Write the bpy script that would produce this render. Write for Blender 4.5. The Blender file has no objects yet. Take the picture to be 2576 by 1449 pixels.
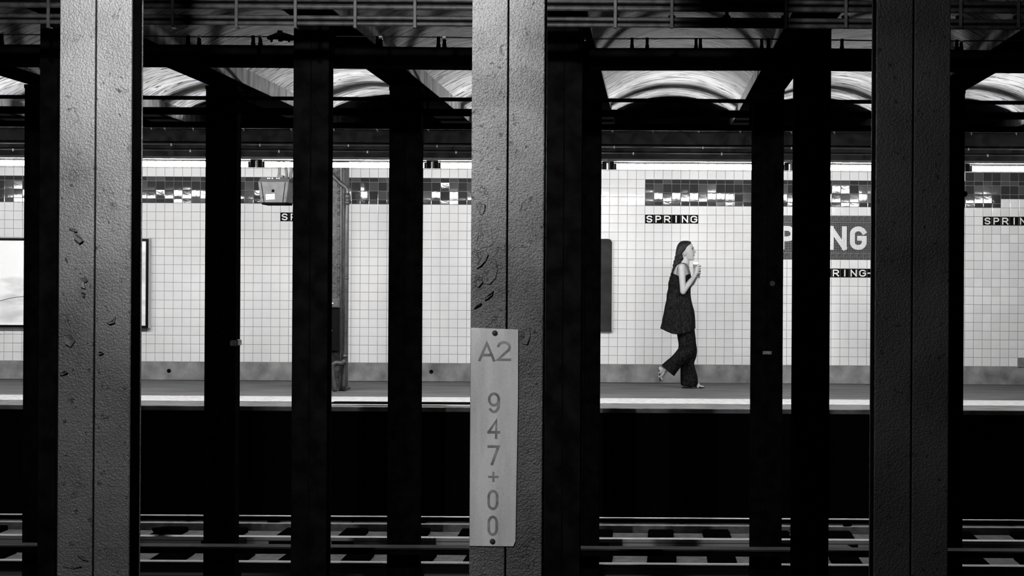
import bpy, bmesh, math, random
from mathutils import Vector, Matrix, noise
random.seed(7)
SC = bpy.context.scene
COL = SC.collection
PI = math.pi

# ------------------------------------------------------------------ camera, world, lights, exposure
F = 4230.0                      # focal length in pixels of the 2576 x 1449 frame
VX, VY = 1640.0, 683.0          # where the line of sight square to the far wall meets the frame
EYE = 1.38                      # eye height above the far platform
ROLL = math.radians(0.335)

cam_d = bpy.data.cameras.new('camera')
cam = bpy.data.objects.new('camera', cam_d); COL.objects.link(cam)
cam_d.sensor_width = 36.0
cam_d.lens = 36.0 * F / 2576.0
cam_d.shift_x = -(VX - 1288.0) / 2576.0
cam_d.shift_y = (VY - 724.5) / 2576.0
cam_d.clip_start = 0.05; cam_d.clip_end = 200
cam.location = (0, 0, EYE)
cam.rotation_euler = (Matrix.Rotation(PI / 2, 3, 'X') @ Matrix.Rotation(ROLL, 3, 'Z')).to_euler()
SC.camera = cam

w = bpy.data.worlds.new('world'); SC.world = w; w.use_nodes = True
w.node_tree.nodes['Background'].inputs[0].default_value = (0, 0, 0, 1)
w.node_tree.nodes['Background'].inputs[1].default_value = 0.0

SC.view_settings.view_transform = 'Standard'
SC.view_settings.look = 'None'
SC.view_settings.exposure = 0.0
SC.view_settings.gamma = 1.0
SC.view_settings.use_curve_mapping = False
SC.cycles.use_denoising = True
SC.cycles.max_bounces = 6
SC.cycles.diffuse_bounces = 1
SC.cycles.glossy_bounces = 3
SC.cycles.sample_clamp_indirect = 6.0
SC.cycles.caustics_reflective = False
SC.cycles.caustics_refractive = False

TUBE_POWER = 200.0
SPOT_POWER = 420.0
SPOT_LOC = (-1.75, 3.1, EYE + 1.44)          # wide lamp added out of view to even out the near columns
SPOT_AIM = (-1.0, 6.25, EYE - 0.1)
HIGH_LOC = (-1.45, 3.8, EYE + 1.46)          # narrow lamp added out of view to brighten the column tops
HIGH_AIM = (-1.45, 6.25, EYE + 1.35)
HIGH_POWER = 1350.0
hl_ = bpy.data.lights.new('added_column_top_beam', 'SPOT')
hl_.energy = HIGH_POWER; hl_.spot_size = math.radians(74); hl_.spot_blend = 1.0; hl_.shadow_soft_size = 0.05
hlo = bpy.data.objects.new('added_column_top_beam', hl_); COL.objects.link(hlo)
hlo.location = HIGH_LOC
hlo.rotation_euler = (Vector(HIGH_AIM) - Vector(HIGH_LOC)).to_track_quat('-Z', 'Y').to_euler()
sp = bpy.data.lights.new('added_column_beam', 'SPOT')
sp.energy = SPOT_POWER; sp.spot_size = math.radians(120); sp.spot_blend = 0.7; sp.shadow_soft_size = 0.12
spo = bpy.data.objects.new('added_column_beam', sp); COL.objects.link(spo)
spo.location = SPOT_LOC
spo.rotation_euler = (Vector(SPOT_AIM) - Vector(SPOT_LOC)).to_track_quat('-Z', 'Y').to_euler()

# ------------------------------------------------------------------ measuring: a point of the place from its bearing and distance
CR, SR = math.cos(ROLL), math.sin(ROLL)
def at(px, py, Y):
    dx, dy = px - VX, py - VY
    return Vector(((dx * CR + dy * SR) * Y / F, Y, EYE - (-dx * SR + dy * CR) * Y / F))
def X_at(px, Y, py=700): return at(px, py, Y).x

# ------------------------------------------------------------------ object helpers
def tag(o, label=None, cat=None, group=None, kind=None):
    if label: o['label'] = label
    if cat: o['category'] = cat
    if group: o['group'] = group
    if kind: o['kind'] = kind
    return o
def empty(name, loc=(0, 0, 0), label=None, cat=None, group=None, kind=None):
    o = bpy.data.objects.new(name, None); COL.objects.link(o); o.location = loc
    o.empty_display_size = 0.1
    return tag(o, label, cat, group, kind)
def link(name, me, mat=None, parent=None, smooth=False):
    o = bpy.data.objects.new(name, me); COL.objects.link(o)
    if mat is not None and len(me.materials) == 0: me.materials.append(mat)
    if smooth:
        for p in me.polygons: p.use_smooth = True
    if parent is not None:
        o.parent = parent
        # geometry is given in world space: keep it there
        o.matrix_parent_inverse = Matrix.Translation(-Vector(world_loc(parent)))
    return o
def world_loc(o):
    v = Vector(o.location)
    p = o.parent
    while p is not None:
        if o.matrix_parent_inverse != Matrix.Identity(4): v = v + o.matrix_parent_inverse.translation
        v = v + p.location; o = p; p = p.parent
    return v
def fin(bm, name, mat=None, parent=None, smooth=False, recalc=True):
    if recalc: bmesh.ops.recalc_face_normals(bm, faces=bm.faces)
    me = bpy.data.meshes.new(name); bm.to_mesh(me); bm.free()
    return link(name, me, mat, parent, smooth)
def box(bm, x0, x1, y0, y1, z0, z1, bev=0.0, seg=1):
    r = bmesh.ops.create_cube(bm, size=1.0)
    vs = r['verts']
    for v in vs:
        v.co = Vector(((x0 + x1) / 2 + v.co.x * (x1 - x0), (y0 + y1) / 2 + v.co.y * (y1 - y0), (z0 + z1) / 2 + v.co.z * (z1 - z0)))
    if bev > 0:
        es = list({e for v in vs for e in v.link_edges})
        bmesh.ops.bevel(bm, geom=es, offset=bev, segments=seg, affect='EDGES', profile=0.5)
    return bm
def bx(name, mat, parent, *a, bev=0.0, seg=1):
    bm = bmesh.new(); box(bm, *a, bev=bev, seg=seg); return fin(bm, name, mat, parent)
def cyl(bm, p, q, r0, r1=None, n=12, caps=True):
    p, q = Vector(p), Vector(q)
    if r1 is None: r1 = r0
    d = (q - p)
    if d.length < 1e-6: return
    m = d.to_track_quat('Z', 'Y').to_matrix()
    a = [bm.verts.new(p + m @ Vector((math.cos(t * 2 * PI / n) * r0, math.sin(t * 2 * PI / n) * r0, 0))) for t in range(n)]
    b = [bm.verts.new(q + m @ Vector((math.cos(t * 2 * PI / n) * r1, math.sin(t * 2 * PI / n) * r1, 0))) for t in range(n)]
    for i in range(n):
        j = (i + 1) % n
        bm.faces.new((a[i], a[j], b[j], b[i]))
    if caps:
        bm.faces.new(a[::-1]); bm.faces.new(b)
def ball(bm, c, r, sub=2, scale=(1, 1, 1)):
    m = Matrix.Translation(Vector(c)) @ Matrix.Diagonal((r * scale[0], r * scale[1], r * scale[2], 1))
    bmesh.ops.create_icosphere(bm, subdivisions=sub, radius=1.0, matrix=m)
def chain(bm, pts, rad, n=14):
    for i in range(len(pts) - 1): cyl(bm, pts[i], pts[i + 1], rad[i], rad[i + 1], n)
    for p, r in zip(pts, rad): ball(bm, p, r * 1.0, 2)
def swept(bm, pts, r, n=10):
    """a bent pipe: rings carried along a polyline"""
    pts = [Vector(p) for p in pts]; rings = []
    for i, p in enumerate(pts):
        d = (pts[min(i + 1, len(pts) - 1)] - pts[max(i - 1, 0)]).normalized()
        up = Vector((0, 1, 0)) if abs(d.y) < 0.9 else Vector((1, 0, 0))
        u = d.cross(up).normalized(); v = d.cross(u).normalized()
        rr = r[i] if isinstance(r, (list, tuple)) else r
        rings.append([bm.verts.new(p + (u * math.cos(2 * PI * k / n) + v * math.sin(2 * PI * k / n)) * rr) for k in range(n)])
    for a, b in zip(rings, rings[1:]):
        for k in range(n): bm.faces.new((a[k], a[(k + 1) % n], b[(k + 1) % n], b[k]))
    bm.faces.new(rings[0][::-1]); bm.faces.new(rings[-1])
def smoothpath(pts, m=6):
    """Catmull-Rom through the points"""
    P = [Vector(p) for p in pts]; P = [P[0] * 2 - P[1]] + P + [P[-1] * 2 - P[-2]]; out = []
    for i in range(1, len(P) - 2):
        for k in range(m):
            t = k / m; a, b, c, d = P[i - 1], P[i], P[i + 1], P[i + 2]
            out.append(0.5 * ((2 * b) + (c - a) * t + (2 * a - 5 * b + 4 * c - d) * t * t + (3 * b - a - 3 * c + d) * t ** 3))
    out.append(P[-2]); return out

# ------------------------------------------------------------------ materials (everything is grey: a black and white place)
def g3(v): return (v, v, v, 1)
def mat(name, v, rough=0.6, spec=0.5, metal=0.0, lo=None, hi=None, nscale=6.0, stretch=(1, 1, 1), detail=6.0,
        bump=0.0, bscale=60.0, contrast=(0.35, 0.65), coords='Object', bstretch=(1, 1, 1), speckle=0.0):
    m = bpy.data.materials.new(name); m.use_nodes = True
    nt = m.node_tree; N = nt.nodes; L = nt.links; b = N['Principled BSDF']
    b.inputs['Base Color'].default_value = g3(v); b.inputs['Roughness'].default_value = rough
    b.inputs['Specular IOR Level'].default_value = spec; b.inputs['Metallic'].default_value = metal
    tc = N.new('ShaderNodeTexCoord')
    if lo is not None:
        mp = N.new('ShaderNodeMapping'); mp.inputs['Scale'].default_value = stretch
        L.new(tc.outputs[coords], mp.inputs['Vector'])
        n = N.new('ShaderNodeTexNoise'); n.inputs['Scale'].default_value = nscale; n.inputs['Detail'].default_value = detail
        L.new(mp.outputs[0], n.inputs['Vector'])
        r = N.new('ShaderNodeValToRGB'); r.color_ramp.elements[0].position = contrast[0]; r.color_ramp.elements[1].position = contrast[1]
        r.color_ramp.elements[0].color = g3(lo); r.color_ramp.elements[1].color = g3(hi)
        L.new(n.outputs['Fac'], r.inputs['Fac'])
        out = r.outputs['Color']
        if speckle > 0:
            s = N.new('ShaderNodeTexNoise'); s.inputs['Scale'].default_value = 260; s.inputs['Detail'].default_value = 2
            L.new(tc.outputs[coords], s.inputs['Vector'])
            mr = N.new('ShaderNodeMapRange'); mr.inputs['From Min'].default_value = 0.3; mr.inputs['From Max'].default_value = 0.7
            mr.inputs['To Min'].default_value = 1 - speckle; mr.inputs['To Max'].default_value = 1 + speckle
            L.new(s.outputs['Fac'], mr.inputs['Value'])
            mx = N.new('ShaderNodeMix'); mx.data_type = 'RGBA'; mx.blend_type = 'MULTIPLY'; mx.inputs[0].default_value = 1
            L.new(out, mx.inputs[6]); L.new(mr.outputs[0], mx.inputs[7]); out = mx.outputs[2]
        L.new(out, b.inputs['Base Color'])
    if bump > 0:
        mp2 = N.new('ShaderNodeMapping'); mp2.inputs['Scale'].default_value = bstretch
        L.new(tc.outputs[coords], mp2.inputs['Vector'])
        n2 = N.new('ShaderNodeTexNoise'); n2.inputs['Scale'].default_value = bscale; n2.inputs['Detail'].default_value = 3
        L.new(mp2.outputs[0], n2.inputs['Vector'])
        bp = N.new('ShaderNodeBump'); bp.inputs['Strength'].default_value = bump; bp.inputs['Distance'].default_value = 0.01
        L.new(n2.outputs['Fac'], bp.inputs['Height']); L.new(bp.outputs[0], b.inputs['Normal'])
    return m
M = {}
M['tile'] = mat('white_glazed_tile', 0.66, 0.05, 0.22, lo=0.69, hi=0.78, nscale=1.3, speckle=0.03, bump=0.012, bscale=25)
M['tile_b'] = mat('white_glazed_tile_greyer', 0.70, 0.06, 0.22, bump=0.012, bscale=25)
M['grout'] = mat('dark_joint_mortar', 0.22, 0.9, 0.2)
M['lightgrout'] = mat('pale_joint_mortar', 0.2, 0.9, 0.2)
M['band'] = mat('dark_glazed_tile', 0.035, 0.04, 0.35, bump=0.035, bscale=16)
M['band_b'] = mat('charcoal_glazed_tile', 0.07, 0.06, 0.35, bump=0.05, bscale=14)
M['black_tile'] = mat('black_letter_tile', 0.006, 0.05, 0.2)
M['letter'] = mat('white_letter_glaze', 0.72, 0.35, 0.4)
M['border'] = mat('grey_border_tile', 0.08, 0.5, 0.1, lo=0.04, hi=0.11, nscale=40)
M['tess'] = mat('dark_tessera', 0.008, 0.4, 0.1)
M['base'] = mat('concrete_cove_base', 0.2, 0.8, 0.2, lo=0.115, hi=0.30, nscale=5, detail=10, contrast=(0.3, 0.7), speckle=0.35, bump=0.2, bscale=80)
M['floor'] = mat('platform_concrete', 0.1, 0.75, 0.3, lo=0.055, hi=0.135, nscale=2.2, stretch=(0.5, 2.2, 1), detail=10, contrast=(0.3, 0.7), speckle=0.35, bump=0.2, bscale=90)
M['stripe'] = mat('painted_edge_strip', 0.45, 0.7, 0.3, lo=0.36, hi=0.54, nscale=14, detail=8, speckle=0.12, bump=0.2, bscale=70)
M['edge'] = mat('rubbing_board', 0.12, 0.75, 0.3, lo=0.06, hi=0.17, nscale=6, stretch=(0.6, 3, 1), detail=8, speckle=0.3)
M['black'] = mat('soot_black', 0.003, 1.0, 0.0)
M['soot'] = mat('soot_dark_concrete', 0.012, 0.9, 0.1, lo=0.006, hi=0.02, nscale=3)
M['steel'] = mat('matte_black_steel', 0.003, 1.0, 0.0, lo=0.002, hi=0.004, nscale=8)
M['fascia'] = mat('dark_painted_fascia', 0.0016, 1.0, 0.0, lo=0.001, hi=0.0024, nscale=12)
M['ledge'] = mat('sooty_conduit', 0.02, 0.7, 0.1, lo=0.001, hi=0.018, nscale=1.4, contrast=(0.45, 0.6))
M['ledge2'] = mat('sooty_clip', 0.02, 0.6, 0.2)
M['beam'] = mat('grimy_beam_concrete', 0.16, 0.85, 0.2, lo=0.08, hi=0.24, nscale=9, stretch=(1, 1, 0.3), detail=8, bump=0.25, bscale=50)
M['cable'] = mat('black_cable_jacket', 0.01, 0.5, 0.3)
M['clip'] = mat('white_porcelain', 0.7, 0.3, 0.5)
M['rack'] = mat('dusty_rack_pipe', 0.03, 0.55, 0.35, lo=0.015, hi=0.04, nscale=20)
M['housing'] = mat('white_enamel_housing', 0.75, 0.4, 0.4)
M['socket'] = mat('dark_lamp_holder', 0.02, 0.6, 0.3)
M['bed'] = mat('track_concrete', 0.07, 0.8, 0.3, lo=0.035, hi=0.075, nscale=12, detail=8)
M['curb'] = mat('curb_concrete', 0.13, 0.85, 0.3, lo=0.10, hi=0.17, nscale=12, detail=8)
M['tie'] = mat('creosoted_timber', 0.0008, 1.0, 0.0)
M['rail_head'] = mat('worn_rail_steel', 0.28, 0.5, 0.5, metal=0.3)
M['board'] = mat('third_rail_board_timber', 0.02, 0.8, 0.1, lo=0.010, hi=0.028, nscale=10, stretch=(0.3, 2, 2))
M['plate'] = mat('weathered_white_plate', 0.5, 0.45, 0.3, lo=0.36, hi=0.5, nscale=7, stretch=(2.2, 1, 0.35), detail=8, speckle=0.08)
M['mark'] = mat('faded_grey_paint', 0.16, 0.7, 0.2, lo=0.12, hi=0.24, nscale=30)
M['screw'] = mat('rusty_screw', 0.02, 0.6, 0.4)
M['white'] = mat('white_sticker', 0.75, 0.5, 0.3)
M['cctv'] = mat('grey_box_enamel', 0.07, 0.5, 0.3, lo=0.055, hi=0.085, nscale=10)
M['colpaint'] = mat('grey_riveted_paint', 0.05, 0.45, 0.4, lo=0.008, hi=0.055, nscale=30, detail=10, bump=0.5, bscale=70)
M['pipe'] = mat('painted_conduit', 0.035, 0.4, 0.5, lo=0.02, hi=0.05, nscale=16)
M['poster'] = None
M['dark_poster'] = mat('dark_poster_print', 0.02, 0.6, 0.1, lo=0.014, hi=0.03, nscale=6)
M['frame'] = mat('black_frame_enamel', 0.003, 0.4, 0.08)
M['frame_edge'] = mat('bare_aluminium_edge', 0.5, 0.35, 0.5)

def column_mat(name, lo, hi, peel, rough=0.5, bump=0.55, spec=0.35):
    """thick orange-peel paint with flaked patches"""
    m = mat(name, hi, rough, spec, lo=lo, hi=hi, nscale=3.2, detail=8, contrast=(0.3, 0.62), speckle=0.5)
    nt = m.node_tree; N = nt.nodes; L = nt.links; b = N['Principled BSDF']; tc = [n for n in N if n.type == 'TEX_COORD'][0]
    fine = N.new('ShaderNodeTexNoise'); fine.inputs['Scale'].default_value = 135; fine.inputs['Detail'].default_value = 3
    mid = N.new('ShaderNodeTexNoise'); mid.inputs['Scale'].default_value = 30; mid.inputs['Detail'].default_value = 5
    for t in (fine, mid): L.new(tc.outputs['Object'], t.inputs['Vector'])
    # flakes
    mp = N.new('ShaderNodeMapping'); mp.inputs['Scale'].default_value = (1, 1, 0.8); L.new(tc.outputs['Object'], mp.inputs['Vector'])
    fl = N.new('ShaderNodeTexNoise'); fl.inputs['Scale'].default_value = 9.0; fl.inputs['Detail'].default_value = 9; fl.inputs['Roughness'].default_value = 0.62
    L.new(mp.outputs[0], fl.inputs['Vector'])
    rp = N.new('ShaderNodeValToRGB'); rp.color_ramp.elements[0].position = peel; rp.color_ramp.elements[1].position = peel + 0.012
    L.new(fl.outputs['Fac'], rp.inputs['Fac'])
    ad = N.new('ShaderNodeMath'); ad.operation = 'MULTIPLY_ADD'; ad.inputs[1].default_value = 0.35
    L.new(mid.outputs['Fac'], ad.inputs[0]); L.new(fine.outputs['Fac'], ad.inputs[2])
    a2 = N.new('ShaderNodeMath'); a2.operation = 'MULTIPLY_ADD'; a2.inputs[1].default_value = -0.8
    L.new(rp.outputs['Color'], a2.inputs[0]); L.new(ad.outputs[0], a2.inputs[2])
    base_in = b.inputs['Base Color'].links[0].from_socket
    pit = N.new('ShaderNodeTexNoise'); pit.inputs['Scale'].default_value = 42; pit.inputs['Detail'].default_value = 4; L.new(tc.outputs['Object'], pit.inputs['Vector'])
    pr_ = N.new('ShaderNodeValToRGB'); pr_.color_ramp.elements[0].position = 0.30; pr_.color_ramp.elements[0].color = g3(0.25); pr_.color_ramp.elements[1].position = 0.36; L.new(pit.outputs['Fac'], pr_.inputs['Fac'])
    mm = N.new('ShaderNodeMix'); mm.data_type = 'RGBA'; mm.blend_type = 'MULTIPLY'; mm.inputs[0].default_value = 1; L.new(base_in, mm.inputs[6]); L.new(pr_.outputs['Color'], mm.inputs[7]); L.new(mm.outputs[2], b.inputs['Base Color'])
    bp = N.new('ShaderNodeBump'); bp.inputs['Strength'].default_value = bump; bp.inputs['Distance'].default_value = 0.009
    L.new(a2.outputs[0], bp.inputs['Height']); L.new(bp.outputs[0], b.inputs['Normal'])
    return m
M['col_left'] = column_mat('pale_flaking_column_paint', 0.035, 0.075, 0.64, bump=0.55, rough=0.5, spec=0.4)
M['col_mid'] = column_mat('pale_orange_peel_column_paint', 0.028, 0.09, 0.62, bump=0.8, rough=0.5, spec=0.5)
M['col_right'] = column_mat('shade_darkened_column_paint', 0.010, 0.022, 0.66, rough=0.6, spec=0.2)  # same paint as the other near columns, with shade put into the colour
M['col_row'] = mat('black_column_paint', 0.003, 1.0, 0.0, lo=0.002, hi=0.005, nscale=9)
M['flange'] = mat('black_beam_flange', 0.002, 1.0, 0.0)

# vault: pale concrete with dark water stains that run across the arch
def vault_mat():
    m = bpy.data.materials.new('stained_vault_concrete'); m.use_nodes = True
    nt = m.node_tree; N = nt.nodes; L = nt.links; b = N['Principled BSDF']; b.inputs['Roughness'].default_value = 0.85
    b.inputs['Specular IOR Level'].default_value = 0.2
    tc = N.new('ShaderNodeTexCoord')
    def nz(sc, st, det, p0, c0, p1, c1):
        mp = N.new('ShaderNodeMapping'); mp.inputs['Scale'].default_value = st; L.new(tc.outputs['Object'], mp.inputs['Vector'])
        n = N.new('ShaderNodeTexNoise'); n.inputs['Scale'].default_value = sc; n.inputs['Detail'].default_value = det
        n.inputs['Distortion'].default_value = 0.35
        L.new(mp.outputs[0], n.inputs['Vector'])
        r = N.new('ShaderNodeValToRGB'); r.color_ramp.elements[0].position = p0; r.color_ramp.elements[1].position = p1
        r.color_ramp.elements[0].color = g3(c0); r.color_ramp.elements[1].color = g3(c1); L.new(n.outputs['Fac'], r.inputs['Fac'])
        return r.outputs['Color']
    a = nz(1.6, (1.0, 0.9, 1), 10, 0.3, 0.24, 0.62, 0.46)
    s = nz(6.0, (0.5, 4.2, 1), 15, 0.38, 0.22, 0.52, 1.0)
    f = nz(9, (0.55, 2.0, 1), 15, 0.365, 0.03, 0.385, 1.0)
    prev = a
    for o in (s, f):
        mx = N.new('ShaderNodeMix'); mx.data_type = 'RGBA'; mx.blend_type = 'MULTIPLY'; mx.inputs[0].default_value = 1
        L.new(prev, mx.inputs[6]); L.new(o, mx.inputs[7]); prev = mx.outputs[2]
    L.new(prev, b.inputs['Base Color'])
    n2 = N.new('ShaderNodeTexNoise'); n2.inputs['Scale'].default_value = 30; L.new(tc.outputs['Object'], n2.inputs['Vector'])
    bp = N.new('ShaderNodeBump'); bp.inputs['Strength'].default_value = 0.3; bp.inputs['Distance'].default_value = 0.01
    L.new(n2.outputs['Fac'], bp.inputs['Height']); L.new(bp.outputs[0], b.inputs['Normal'])
    return m
M['vault'] = vault_mat()
def emit(name, strength, v=1.0):
    m = bpy.data.materials.new(name); m.use_nodes = True; b = m.node_tree.nodes['Principled BSDF']
    b.inputs['Base Color'].default_value = g3(0.8); b.inputs['Emission Color'].default_value = g3(v); b.inputs['Emission Strength'].default_value = strength
    return m
M['tube'] = emit('lit_fluorescent_tube', TUBE_POWER)
def poster_mat():
    m = bpy.data.materials.new('backlit_poster_print'); m.use_nodes = True
    nt = m.node_tree; N = nt.nodes; L = nt.links; b = N['Principled BSDF']; b.inputs['Roughness'].default_value = 0.15
    tc = N.new('ShaderNodeTexCoord'); mp = N.new('ShaderNodeMapping'); mp.inputs['Scale'].default_value = (0.7, 1, 2.4)
    L.new(tc.outputs['Object'], mp.inputs['Vector'])
    n = N.new('ShaderNodeTexNoise'); n.inputs['Scale'].default_value = 2.2; n.inputs['Detail'].default_value = 7; L.new(mp.outputs[0], n.inputs['Vector'])
    r = N.new('ShaderNodeValToRGB'); r.color_ramp.elements[0].position = 0.32; r.color_ramp.elements[0].color = g3(0.62)
    r.color_ramp.elements[1].position = 0.5; r.color_ramp.elements[1].color = g3(0.93)
    L.new(n.outputs['Fac'], r.inputs['Fac']); L.new(r.outputs['Color'], b.inputs['Base Color'])
    L.new(r.outputs['Color'], b.inputs['Emission Color']); b.inputs['Emission Strength'].default_value = 0.10
    return m
M['poster'] = poster_mat()

# ------------------------------------------------------------------ lettering: strokes swept to a given width
def arc(cx, cy, rx, ry, a0, a1, n=12):
    return [(cx + rx * math.cos(math.radians(a0 + (a1 - a0) * k / n)), cy + ry * math.sin(math.radians(a0 + (a1 - a0) * k / n))) for k in range(n + 1)]
GLYPH = {
    'S': [arc(.5, .75, .5, .25, 25, 270) + arc(.5, .25, .5, .25, 90, -155)[1:]],
    'P': [[(0, 0), (0, 1)], [(0, 1), (.5, 1)] + arc(.5, .72, .5, .28, 90, -90)[1:] + [(0, .44)]],
    'R': [[(0, 0), (0, 1)], [(0, 1), (.5, 1)] + arc(.5, .72, .5, .28, 90, -90)[1:] + [(0, .44)], [(.48, .44), (1, 0)]],
    'I': [[(.5, 0), (.5, 1)]],
    'N': [[(0, 0), (0, 1)], [(0, 1), (1, 0)], [(1, 0), (1, 1)]],
    'G': [arc(.5, .72, .5, .28, 25, 180) + arc(.5, .28, .5, .28, 180, 360) + [(1, .5), (.62, .5)]],
    'T': [[(0, 1), (1, 1)], [(.5, 1), (.5, 0)]],
    'A': [[(0, 0), (.5, 1), (1, 0)], [(.17, .3), (.83, .3)]],
    '2': [arc(.5, .72, .48, .28, 165, -35) + [(0, 0), (1, 0)]],
    '9': [arc(.5, .68, .5, .32, 0, 360, 20), [(1, .68), (1, .5)] + arc(.5, .42, .5, .42, -10, -135)],
    '4': [[(.78, 0), (.78, 1), (0, .32)], [(0, .32), (1.05, .32)]],
    '7': [[(0, 1), (1, 1), (.35, 0)]],
    '0': [arc(.5, .68, .5, .32, 0, 180) + arc(.5, .32, .5, .32, 180, 360) + [(1, .68)]],
    '+': [[(0, .5), (1, .5)], [(.5, 0), (.5, 1)]],
    '-': [[(0, .5), (1, .5)]],
}
def glyph(bm, ch, x0, z0, wd, ht, sw, y, dep):
    """one character on a plane facing the camera; x0,z0 lower left of its outer box"""
    iw, ih = wd - sw, ht - sw
    for li, line in enumerate(GLYPH[ch]):
        dep = dep + (0.0003 if li else 0)
        P = [Vector((x0 + sw / 2 + px * iw, z0 + sw / 2 + pz * ih)) for px, pz in line]
        closed = (P[0] - P[-1]).length < 1e-5
        if closed: P = P[:-1]
        n = len(P); Lf, Rt = [], []
        for i, p in enumerate(P):
            a = P[i - 1] if (i > 0 or closed) else None
            c = P[(i + 1) % n] if (i < n - 1 or closed) else None
            d1 = (p - a).normalized() if a is not None else None
            d2 = (c - p).normalized() if c is not None else None
            if d1 is None: d1 = d2; p = p - d2 * sw / 2 * (0 if closed else 1)
            if d2 is None: d2 = d1; p = p + d1 * sw / 2
            nn = Vector((-(d1 + d2).y, (d1 + d2).x))
            if nn.length < 1e-6: nn = Vector((-d1.y, d1.x))
            nn.normalize(); k = max(0.45, nn.dot(Vector((-d1.y, d1.x))))
            Lf.append(p + nn * sw / 2 / k); Rt.append(p - nn * sw / 2 / k)
        vf = [(bm.verts.new((l.x, y - dep, l.y)), bm.verts.new((r.x, y - dep, r.y)), bm.verts.new((l.x, y, l.y)), bm.verts.new((r.x, y, r.y))) for l, r in zip(Lf, Rt)]
        m = n if closed else n - 1
        for i in range(m):
            a, b = vf[i], vf[(i + 1) % n]
            bm.faces.new((a[0], a[1], b[1], b[0])); bm.faces.new((a[2], b[2], b[3], a[3]))
            bm.faces.new((a[0], b[0], b[2], a[2])); bm.faces.new((a[1], a[3], b[3], b[1]))
        if not closed:
            for a in (vf[0], vf[-1]): bm.faces.new((a[0], a[2], a[3], a[1]))

# ================================================================== THE SETTING
YW = 20.85                       # face of the far wall
YE = 16.97                       # edge of the far platform
XL, XR = -13.5, 9.5
TP, TR, TX0 = 0.1103, 0.1093, -0.0902   # tile pitch, row height, phase
BASE_Z = EYE - 1.153             # top of the concrete base
# --- far platform
fl = bx('floor', M['floor'], None, XL, XR, YE + 0.5605, YW + 0.4, -0.30, 0.0); tag(fl, kind='structure')
st = bx('edge_stripe', M['stripe'], fl, XL, XR, 17.53, 18.24, -0.01, 0.004)
ed = bx('edge_board', M['edge'], fl, XL, XR, YE, YE + 0.56, -0.05, 0.0, bev=0.006)
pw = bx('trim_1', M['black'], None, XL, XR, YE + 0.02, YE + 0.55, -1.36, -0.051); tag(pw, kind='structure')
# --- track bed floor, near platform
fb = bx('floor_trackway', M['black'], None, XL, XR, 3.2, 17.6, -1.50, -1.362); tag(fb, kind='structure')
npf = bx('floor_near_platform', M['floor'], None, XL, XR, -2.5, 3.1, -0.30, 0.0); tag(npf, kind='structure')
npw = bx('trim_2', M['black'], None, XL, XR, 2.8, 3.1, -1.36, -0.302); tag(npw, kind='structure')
wb = bx('wall_near', M['soot'], None, XL, XR, -2.7, -2.5, 0.0, 3.5); tag(wb, kind='structure')
wl = bx('wall_left', M['soot'], None, XL - 0.2, XL, -2.5, 21.4, -1.5, 3.5); tag(wl, kind='structure')
wr = bx('wall_right', M['soot'], None, XR, XR + 0.2, -2.5, 21.4, -1.5, 3.5); tag(wr, kind='structure')

# --- ceiling: concrete jack arches between cross beams
BX0, BP = -0.545, 1.519
ZB = EYE + 1.54                  # underside of the beams
ZS, ZC = EYE + 1.70, EYE + 1.90  # springing and crown
beams = [BX0 + BP * k for k in range(-8, 7)]
bm = bmesh.new()
for i in range(len(beams) - 1):
    xa, xb = beams[i] + 0.11, beams[i + 1] - 0.11
    hs = (xb - xa) / 2; rise = ZC - ZS; R = (hs * hs + rise * rise) / (2 * rise)
    prof = []
    for k in range(17):
        x = -hs + 2 * hs * k / 16
        prof.append((xa + hs + x, ZC - R + math.sqrt(R * R - x * x)))
    prof += [(xb + 0.11, ZS), (xb + 0.11, ZC + 0.3), (xa - 0.11, ZC + 0.3), (xa - 0.11, ZS)]
    a = [bm.verts.new((x, -2.5, z)) for x, z in prof]; b = [bm.verts.new((x, YW + 0.3, z)) for x, z in prof]
    n = len(prof)
    for k in range(n): bm.faces.new((a[k], a[(k + 1) % n], b[(k + 1) % n], b[k]))
    bm.faces.new(a[::-1]); bm.faces.new(b)
ceil = fin(bm, 'ceiling', M['vault']); tag(ceil, kind='structure')
for p in ceil.data.polygons: p.use_smooth = False
for x in beams:
    bm = bmesh.new()
    box(bm, x - 0.115, x + 0.115, -2.4, YW, ZB + 0.022, ZC + 0.05)
    b_ = fin(bm, 'beam', M['beam'], ceil)
    bm = bmesh.new(); box(bm, x - 0.142, x + 0.142, -2.4, YW, ZB, ZB + 0.022, bev=0.004); fin(bm, 'flange', M['flange'], b_)

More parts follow.
